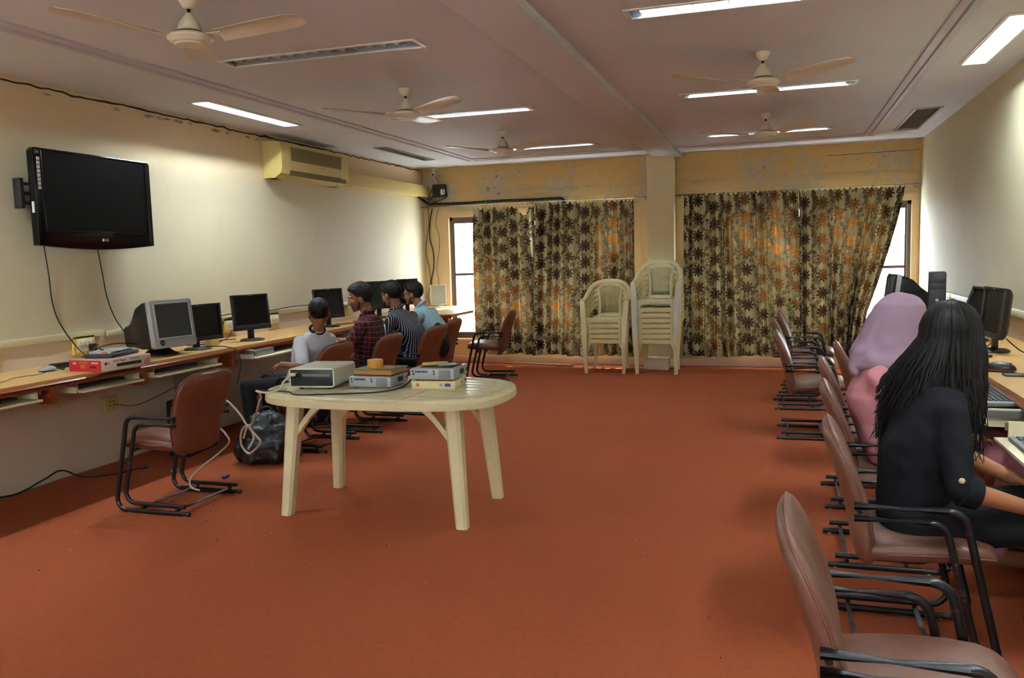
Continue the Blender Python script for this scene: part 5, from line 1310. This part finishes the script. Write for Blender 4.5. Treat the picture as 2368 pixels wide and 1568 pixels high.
def person(S_, label, skinm, shirtm, trouserm, hair='short', sleeve='short', fold=.006, voxel=.0075, shoe=SHOE):
    loc = Vector((S_['hip'][0], S_['hip'][1], 0)); k = S_.get('k', 1.0); b = MB()
    SH = shoulders(S_); H = head_frame(S_['head'], S_['face'], S_.get('up', (0, 0, 1))); hs = S_.get('hs', 1.0)
    add_torso(b, S_, -.012); add_head(b, H, hs)
    b.caps(Vector(S_['neck']) - Vector((0, 0, .03)), H @ Vector((0, -.022, -.055)), .052 * k, .050 * k)
    F = Vector((*S_['F'], 0)).normalized(); Lh = Vector((-F.y, F.x, 0)); hip = Vector(S_['hip'])
    arms, legs = {}, {}
    for sd, sg in (('L', 1), ('R', -1)):
        e_, w_ = Vector(S_['elbow'][sd]), Vector(S_['wrist'][sd]); sh_ = SH[sd]; arms[sd] = (sh_, e_, w_)
        b.caps(sh_, e_, .046 * k, .038 * k); b.caps(e_, w_, .038 * k, .025 * k)
        hd, hn = S_.get('hand', {}).get(sd, (tuple((w_ - e_).normalized()), (0, 0, 1)))
        add_hand(b, w_, hd, hn, S_.get('curl', {}).get(sd, .35), sg if sd == 'R' else 1, k * .97) if sd == 'R' else add_hand(b, w_, hd, hn, S_.get('curl', {}).get(sd, .35), -1, k * .97)
        hj = hip + Lh * (.085 * sg * k) - Vector((0, 0, .02)); kn, an = Vector(S_['knee'][sd]), Vector(S_['ankle'][sd]); legs[sd] = (hj, kn, an)
        b.caps(hj, kn, .078 * k, .055 * k); b.caps(kn, an, .054 * k, .034 * k)
        fd = Vector((*S_.get('foot', S_['F']), 0)).normalized(); b.caps(an - Vector((0, 0, .03)), an + fd * .13 - Vector((0, 0, .045)), .033, .026)
    o = remesh(b, 'person', skinm, None, loc, voxel, 2); tag(o, label, 'person', 'people in the room')
    rel = loc
    # shirt
    b = MB(); add_torso(b, S_, .010)
    fr = {'short': .82, 'long': 2.0, 'elbow': 1.12}[sleeve]
    for sd in 'LR':
        s_, e_, w_ = arms[sd]
        if fr <= 1: b.caps(s_, s_.lerp(e_, fr), .062 * k, .060 * k)
        else: b.caps(s_, e_, .058 * k, .050 * k); b.caps(e_, e_.lerp(w_, min(.93, fr - 1)), .050 * k, .045 * k if fr < 1.9 else .036 * k)
    nb = Vector(S_['neck']); b.caps(nb - Vector((0, 0, .03)), nb + (H @ Vector((0, -.02, -.06)) - nb) * .15, .062 * k, .060 * k)
    def fn(p):
        q = p + Vector((3.1, 1.7, 0)); a = noise.noise((q.x * 9, q.y * 9, q.z * 16)); c_ = noise.noise((q.x * 22 + q.z * 14, q.y * 22, q.z * 7)); return fold * (a + .7 * c_)
    sh_o = remesh(b, 'shirt', shirtm, o, loc, .009, 5, fn)
    # collar
    Lc = []
    ax = (H @ Vector((0, -.02, -.06)) - nb).normalized(); _, a1, a2 = basis(ax)
    MB_c = MB().tube([nb + ax * (.026) + (a1 * math.cos(t * 2 * PI / 20) + a2 * math.sin(t * 2 * PI / 20)) * .065 * k - loc for t in range(20)], .011, 6, True); MB_c.build('collar', S_.get('collar', shirtm), o)
    # trousers
    b = MB(); Fv = F
    R = [ringpts(hip + (Vector(S_['chest']) - hip) * t, Lh, Fv, w * k, d * k) for t, w, d in ((-.24, .12, .10), (-.17, .17, .135), (0, .182, .142), (.14, .172, .132))]; b.rings(R, False, True, True)
    for sd in 'LR':
        hj, kn, an = legs[sd]; b.caps(hj, kn, .092 * k, .070 * k); b.caps(kn, kn.lerp(an, .97), .069 * k, .056 * k)
    remesh(b, 'trousers', trouserm, o, loc, .011, 5, lambda p: .005 * noise.noise((p.x * 12, p.y * 12, p.z * 12)))
    fd = Vector((*S_.get('foot', S_['F']), 0)).normalized()
    for sd in 'LR':
        an = legs[sd][2]; b = MB(); b.caps(an + Vector((0, 0, -.025)) - fd * .03, an + fd * .15 + Vector((0, 0, -.048)), .042, .034); b.v = [(x_, y_, max(z_, .004)) for x_, y_, z_ in b.v]
        b.v = [tuple(Vector(p) - loc) for p in b.v]; b.build('shoe', shoe, o)
    # eyes, brows
    for sx in (-1, 1):
        b = MB().ell(H @ Vector((sx * .030 * hs, .071 * hs, .004 * hs)) - loc, (.012, .012, .010), None, 12, 8); ey = b.build('eye', EYEW, o)
        MB().ell(H @ Vector((sx * .030 * hs, .0805 * hs, .003 * hs)) - loc, (.005, .005, .005), None, 8, 6).build('iris', EYED, ey)
        MB().tube([H @ Vector((sx * q * hs, y_ * hs, z_ * hs)) - loc for q, y_, z_ in ((.012, .093, .024), (.03, .092, .030), (.048, .080, .026))], [.003, .004, .002], 6).build('eyebrow', BEARD, o)
    if hair == 'short' or hair == 'crop':
        th, tt = (.009, .024) if hair == 'short' else (.005, .007)
        HL = [(-.13, -.066), (-.08, -.062), (-.04, -.042), (-.015, .008), (.012, .012), (.03, .030), (.05, .058), (.075, .072), (.12, .080)]
        b = MB(); n_, m_ = 84, 52; R = []
        for i in range(1, m_):
            t = PI * i / m_; row = []
            for j in range(n_):
                ph = 2 * PI * j / n_; u = Vector((math.sin(t) * math.cos(ph), math.sin(t) * math.sin(ph), -math.cos(t))); p = Vector((u.x * .074, -.014 + u.y * .096, .030 + u.z * .086))
                f_ = max(-1, min(1, (p.z - lerp_tab(HL, p.y)) / .014)); thick = (th + (tt - th) * max(0, u.z) + .004 * noise.noise(u * 7) + .0022 * noise.noise((u.x * 22, u.y * 22, u.z * 9)) + .0014 * noise.noise((u.x * 55, u.y * 55, u.z * 20))) * f_ - (.012 if f_ < 0 else 0)
                if hair == 'short' and u.y > .3 and u.z > .4: thick += .012 * (u.y)
                row.append(H @ ((p + u * thick) * hs) - loc)
            R.append(row)
        b.rings(R, False, True, True); b.build('hair', HAIRM, o)
    return o, H, loc
def beard(o, H, loc):
    b = MB()
    for sx in (-1, 1):
        b.caps(H @ Vector((sx * .060, .000, -.030)), H @ Vector((sx * .050, .026, -.070)), .012, .014); b.caps(H @ Vector((sx * .048, .024, -.066)), H @ Vector((sx * .014, .060, -.086)), .015, .018)
        b.caps(H @ Vector((sx * .004, .092, -.044)), H @ Vector((sx * .026, .080, -.054)), .006, .005); b.caps(H @ Vector((sx * .028, .078, -.056)), H @ Vector((sx * .026, .068, -.080)), .007, .011)
    b.caps(H @ Vector((-.014, .068, -.086)), H @ Vector((.014, .068, -.086)), .017, .017)
    remesh(b, 'beard', BEARD, o, loc, .005, 3)
SK1, SK2, SK3, SKW = skin('brown_skin_a', srgb(134, 84, 58)), skin('brown_skin_b', srgb(152, 98, 72)), skin('brown_skin_c', srgb(140, 92, 66)), skin('brown_skin_d', srgb(172, 114, 78))
GREYSH = fabric('pale_grey_jersey', srgb(178, 180, 186)); BLKT = fabric('black_trouser_cloth', srgb(26, 26, 30)); NAVY = fabric('navy_collar', srgb(30, 30, 40))
M = Mat('plaid_shirt_cloth'); x, y, z = M.xyz()
u, v = y + x * .75, z + x * .18
def lines(q, p, w, o=0.0): return ((q / p + o).fract() - .5).abs().lt(w)
c = M.mix(lines(u, .085, .22), srgb(24, 26, 46), srgb(70, 30, 36)); c = M.mix(lines(v, .085, .22) * .7, c, srgb(72, 30, 34)); c = M.mix(lines(u, .0425, .045, .3), c, srgb(140, 80, 62)); c = M.mix(lines(v, .0425, .05, .3), c, srgb(150, 84, 64))
M.col(c).set(.85, 0, .2); PLAID = M.m
M = Mat('striped_shirt_cloth'); x, y, z = M.xyz(); u = y + x * .55 - z * .10
c = M.mix(lines(u, .022, .10), srgb(22, 23, 34), srgb(170, 170, 176)); M.col(c).set(.8, 0, .2); STRIPE = M.m
BLUESH = fabric('pale_blue_cloth', srgb(142, 172, 182)); BLACKSH = fabric('black_cotton', srgb(22, 22, 28), .2); PINK = fabric('pink_cloth', srgb(208, 140, 150), .06); PINK2 = fabric('pink_trouser', srgb(196, 130, 150), .06)
remesh(BAG_SHAPE, 'main_pouch', BAGM, bb, (0, 0, 0), .010, 6, lambda p: .014 * noise.noise(p * 9) + .010 * noise.noise((p.x * 26, p.y * 26, p.z * 12)) + .006 * noise.noise(p * 38) if p.z > .012 else 0)
# ---- boy
o, H, loc = person(dict(hip=(-3.57, 5.63, .49), chest=(-3.44, 5.615, .73), neck=(-3.385, 5.615, .885), head=(-3.350, 5.60, 1.03), face=(-.56, .80, -.10), F=(-.97, .2), Fs=(-.84, .54), sh=.142, k=.86, hs=.97,
    elbow={'L': (-3.36, 5.36, .645), 'R': (-3.36, 5.86, .62)}, wrist={'L': (-3.51, 5.31, .672), 'R': (-3.62, 5.84, .64)}, hand={'L': ((-.9, .1, -.25), (.1, -.3, 1)), 'R': ((-1, 0, 0), (0, 0, 1))}, curl={'L': .75, 'R': .3},
    knee={'L': (-3.92, 5.46, .475), 'R': (-3.93, 5.72, .475)}, ankle={'L': (-3.86, 5.42, .09), 'R': (-3.9, 5.72, .09)}, collar=NAVY),
    'person in a pale grey shirt with cropped hair, seen from behind', SK1, GREYSH, BLKT, 'crop', 'short', .006, .0065)
# ---- plaid man
o, H, loc = person(dict(hip=(-3.41, 6.36, .49), chest=(-3.315, 6.35, .775), neck=(-3.315, 6.34, .955), head=(-3.385, 6.33, 1.105), face=(-.88, -.38, -.20), F=(-1, .05), Fs=(-.98, -.1), sh=.205, k=1.0,
    elbow={'L': (-3.42, 6.10, .66), 'R': (-3.40, 6.62, .66)}, wrist={'L': (-3.66, 6.16, .70), 'R': (-3.66, 6.56, .72)}, knee={'L': (-3.80, 6.24, .50), 'R': (-3.80, 6.48, .50)}, ankle={'L': (-3.72, 6.22, .09), 'R': (-3.75, 6.5, .09)}),
    'bearded person in a dark plaid shirt turned in profile at the left desk', SK2, PLAID, BLKT, 'short', 'long', .005, .007); beard(o, H, loc)
# ---- striped man
o, H, loc = person(dict(hip=(-3.26, 7.14, .49), chest=(-3.30, 7.12, .76), neck=(-3.41, 7.10, .955), head=(-3.465, 7.09, 1.095), face=(-.94, .28, -.25), F=(-1, .05), Fs=(-.99, .12), sh=.20, k=.98,
    elbow={'L': (-3.46, 6.88, .66), 'R': (-3.46, 7.38, .66)}, wrist={'L': (-3.70, 6.98, .72), 'R': (-3.70, 7.28, .72)}, knee={'L': (-3.70, 7.02, .50), 'R': (-3.70, 7.26, .50)}, ankle={'L': (-3.55, 7.0, .09), 'R': (-3.6, 7.3, .09)}),
    'person in a black and white striped shirt leaning to the left desk', SK3, STRIPE, BLKT, 'short', 'long', .005, .008, SOLEW)
MB().tube([H @ Vector((sx_, y_, z_)) - loc for sx_, y_, z_ in ((.080, -.02, .004), (.074, .02, -.03), (.062, .055, -.05))], .002, 5).build('mask_strap', WHTP, o)
b = MB(); b.ell(H @ Vector((0, .062, -.058)), (.056, .052, .05), H.to_3x3().to_4x4()); remesh(b, 'face_mask', BLKT, o, loc, .006, 3)
jk = MB(); jk.ell((-3.08, 7.28, .70), (.05, .10, .12)); jk.ell((-3.06, 7.34, .60), (.05, .09, .12)); jo = remesh(jk, 'folded_jacket', BLKT, None, (-3.08, 7.30, .5), .01, 4, lambda p: .012 * noise.noise(p * 18)); tag(jo, 'crumpled black jacket hung over the chair of the striped man', 'jacket')
# ---- pale blue man
o, H, loc = person(dict(hip=(-3.42, 7.95, .49), chest=(-3.41, 7.93, .745), neck=(-3.52, 7.91, .925), head=(-3.615, 7.90, 1.065), face=(-.97, -.12, -.14), F=(-1, 0), Fs=(-1, -.03), sh=.20, k=1.0,
    elbow={'L': (-3.60, 7.68, .66), 'R': (-3.58, 8.18, .66)}, wrist={'L': (-3.84, 7.78, .74), 'R': (-3.84, 8.06, .74)}, knee={'L': (-3.86, 7.83, .50), 'R': (-3.86, 8.07, .50)}, ankle={'L': (-3.75, 7.8, .09), 'R': (-3.78, 8.1, .09)}),
    'person in a pale blue shirt with dark glasses nearest the window', SK2, BLUESH, BLKT, 'short', 'long', .005, .008); beard(o, H, loc)
g = MB()
for sx in (-1, 1):
    g.tube([H @ Vector((sx * (.033 + .024 * math.cos(t * PI / 8)), .098 - .006 * abs(math.cos(t * PI / 8)), .004 + .017 * math.sin(t * PI / 8))) - loc for t in range(16)], .003, 5, True); g.tube([H @ Vector(p) - loc for p in ((sx * .056, .088, .010), (sx * .078, .03, .012), (sx * .080, -.015, .008))], .0028, 5)
g.tube([H @ Vector(p) - loc for p in ((-.01, .102, .008), (.01, .102, .008))], .0028, 5); g.build('glasses', BLKP, o)
for sx in (-1, 1): MB().ell(H @ Vector((sx * .033, .096, .004)) - loc, (.021, .004, .015), H.to_3x3().to_4x4(), 12, 8).build('lens', SCR, o)
# ---- woman in headscarf
LIL = fabric('lilac_scarf_cloth', srgb(158, 132, 152), .08)
S6 = dict(hip=(.50, 4.12, .49), chest=(.41, 4.13, .745), neck=(.455, 4.14, .925), head=(.525, 4.14, 1.085), face=(.96, -.10, -.22), F=(1, 0), Fs=(.99, -.1), sh=.185, k=.96,
    elbow={'L': (.60, 4.36, .66), 'R': (.56, 3.90, .64)}, wrist={'L': (.80, 4.26, .60), 'R': (.745, 3.86, .60)}, hand={'R': ((.8, .5, .15), (.1, -.3, 1)), 'L': ((.9, -.4, 0), (0, 0, 1))}, curl={'R': .6, 'L': .5},
    knee={'L': (.98, 4.26, .50), 'R': (.98, 4.02, .50)}, ankle={'L': (.93, 4.26, .09), 'R': (.90, 4.02, .09)})
o, H, loc = person(S6, 'person in a lilac headscarf and pink top at the right desk', SKW, PINK, PINK2, None, 'long', .007, .0058, plain('tan_sandal', srgb(150, 100, 70), .5))
b = MB(); R = []
b.ell(H @ Vector((0, -.018, .026)), (.086, .106, .101), H.to_3x3().to_4x4(), 20, 14); b.ell(H @ Vector((0, -.01, -.05)), (.078, .085, .080), H.to_3x3().to_4x4(), 20, 14)
Fv, Lv = Vector((1, -.05, 0)).normalized(), Vector((.05, 1, 0)).normalized()
for z_, cx, w, d in ((1.205, .53, .03, .04), (1.19, .525, .06, .075), (1.16, .52, .085, .105), (1.12, .51, .095, .120), (1.08, .50, .099, .129), (1.04, .488, .104, .136), (1.0, .477, .116, .141), (.96, .466, .136, .147), (.92, .455, .166, .153), (.885, .45, .180, .150), (.865, .455, .15, .13)): R.append(ringpts((cx, 4.14, z_), Lv, Fv, w, d))
b.rings(R, False, True, True); b.caps((.50, 4.06, .93), (.54, 4.08, .80), .07, .045); b.caps((.36, 4.08, .93), (.33, 4.06, .87), .06, .03)
sc = remesh(b, 'headscarf', LIL, o, loc, .007, 6, lambda p: .006 * math.sin(40 * (p.z * .6 + p.x * .8 + p.y * .3) + 9 * noise.noise(p * 6)) * (.18 + .82 * max(0, min(1, (1.08 - p.z) / .14))) + .002 * noise.noise((p.x * 14, p.y * 14, p.z * 9)))
bm = bmesh.new(); bm.from_mesh(sc.data); Hi = H.inverted(); kill = []
for f in bm.faces:
    q = Hi @ (f.calc_center_median() + loc)
    if q.y > .045 and (q.x / .052) ** 2 + ((q.z + .008) / .072) ** 2 < 1: kill.append(f)
bmesh.ops.delete(bm, geom=kill, context='FACES'); bm.to_mesh(sc.data); bm.free()
b = MB(); b.ell(H @ Vector((0, -.002, .042)), (.074, .089, .068), H.to_3x3().to_4x4(), 20, 12); b.v = [tuple(Vector(p) - loc) for p in b.v]; b.build('undercap', HAIRM, o)
# long tunic over the lap
b = MB(); R = []
for x_, w, z_, h in ((.42, .17, .53, .09), (.55, .185, .52, .10), (.70, .19, .52, .095), (.85, .185, .52, .085), (.98, .17, .50, .08), (1.03, .15, .44, .07)): R.append([Vector((x_, 4.13 + w * sup(2 * PI * k / 24, 2.6)[0], z_ + h * sup(2 * PI * k / 24, 2.6)[1])) for k in range(24)])
b.rings(R, False, True, True); remesh(b, 'tunic_skirt', PINK, o, loc, .010, 5, lambda p: .007 * noise.noise((p.x * 10, p.y * 22, p.z * 10)))
# ---- woman with long hair
S7 = dict(hip=(.47, 3.20, .48), chest=(.475, 3.21, .745), neck=(.535, 3.23, .94), head=(.575, 3.27, 1.095), face=(.80, .50, -.30), F=(1, .02), Fs=(.98, .18), sh=.19, k=.98,
    elbow={'L': (.64, 3.45, .64), 'R': (.565, 2.985, .625)}, wrist={'L': (.80, 3.31, .585), 'R': (.79, 3.04, .555)}, hand={'R': ((.9, .25, -.12), (.1, -.2, 1)), 'L': ((.75, -.45, -.15), (.2, .3, 1))}, curl={'R': .25, 'L': .35},
    knee={'L': (.98, 3.33, .50), 'R': (.98, 3.09, .50)}, ankle={'L': (.92, 3.34, .09), 'R': (.90, 3.10, .09)})
o, H, loc = person(S7, 'person with very long black hair in a black shirt at the right desk', SKW, BLACKSH, BLKT, None, 'elbow', .006, .005)
for sd in 'LR':
    e_, w_ = Vector(S7['elbow'][sd]), Vector(S7['wrist'][sd]); ax, a1, a2 = basis(w_ - e_); cc = e_.lerp(w_, .14)
    MB().rings([[cc + ax * t + (a1 * math.cos(2 * PI * j / 20) + a2 * math.sin(2 * PI * j / 20)) * r_ - loc for j in range(20)] for t, r_ in ((-.035, .050), (-.032, .056), (.0, .056), (.018, .055), (.02, .046))], False, True, True).build('sleeve_cuff', BLACKSH, o)
MB().ell(Vector((.560, 2.938, .665)) - loc, (.010, .004, .010), None, 14, 8).build('sleeve_button', plain('pale_button', srgb(190, 180, 150), .3), o)
rnd = random.Random(11); b = MB()
HR = H.to_3x3(); Zup = Vector((0, 0, 1)); hc = Vector(S7['head']) + Vector((0, 0, .012))
fa = math.atan2(S7['face'][1], S7['face'][0])
def hair_path(ph, rr, zend, jit):
    P = []; u = Vector((math.cos(fa + ph), math.sin(fa + ph), 0))
    for t in (8, 30, 52, 74, 92): a = math.radians(t); P.append(hc + u * (.093 * rr * math.sin(a)) + Vector((0, 0, .112 * rr * math.cos(a))))
    base = P[-1]; n_ = 6; back = max(0, -u.x); near = max(0, u.x)
    for i in range(1, n_ + 1):
        t = i / n_; z_ = base.z + (zend - base.z) * t
        q = Vector((base.x, base.y, z_)) + u * (.012 * math.sin(t * PI)) + Vector((-.145 * back * t ** 1.2 + .005 * near * t * t, -.03 * t * max(0, -u.y), 0))
        q += Vector((rnd.uniform(-1, 1), rnd.uniform(-1, 1), 0)) * jit * t; P.append(q)
    return spline(P, 3)
for i in range(620):
    ph = rnd.choice((-1, 1)) * math.radians(rnd.uniform(48, 180)); rr = rnd.uniform(.92, 1.08); ze = rnd.uniform(.70, .92)
    P = hair_path(ph, rr, ze, .009); n_ = len(P); r0 = rnd.uniform(.005, .009)
    b.tube([p - loc for p in P], [r0 * (.35 + .65 * min(1, k / 5)) * (1 - .85 * max(0, (k / (n_ - 1) - .55) / .45)) for k in range(n_)], 5)
for i in range(160):
    ph = rnd.choice((-1, 1)) * math.radians(rnd.uniform(50, 180)); P = hair_path(ph, rnd.uniform(1.0, 1.10), rnd.uniform(.66, .9), .02)
    b.tube([p - loc for p in P], [.0016] * len(P), 3)
hb = MB(); hb.ell(hc + Vector((0, 0, .0)), (.090, .090, .108), None, 24, 16)
b.v += []; off = len(b.v); b.add([Vector(p) - loc for p in hb.v], hb.f, True)
b.build('hair', HAIRM, o)
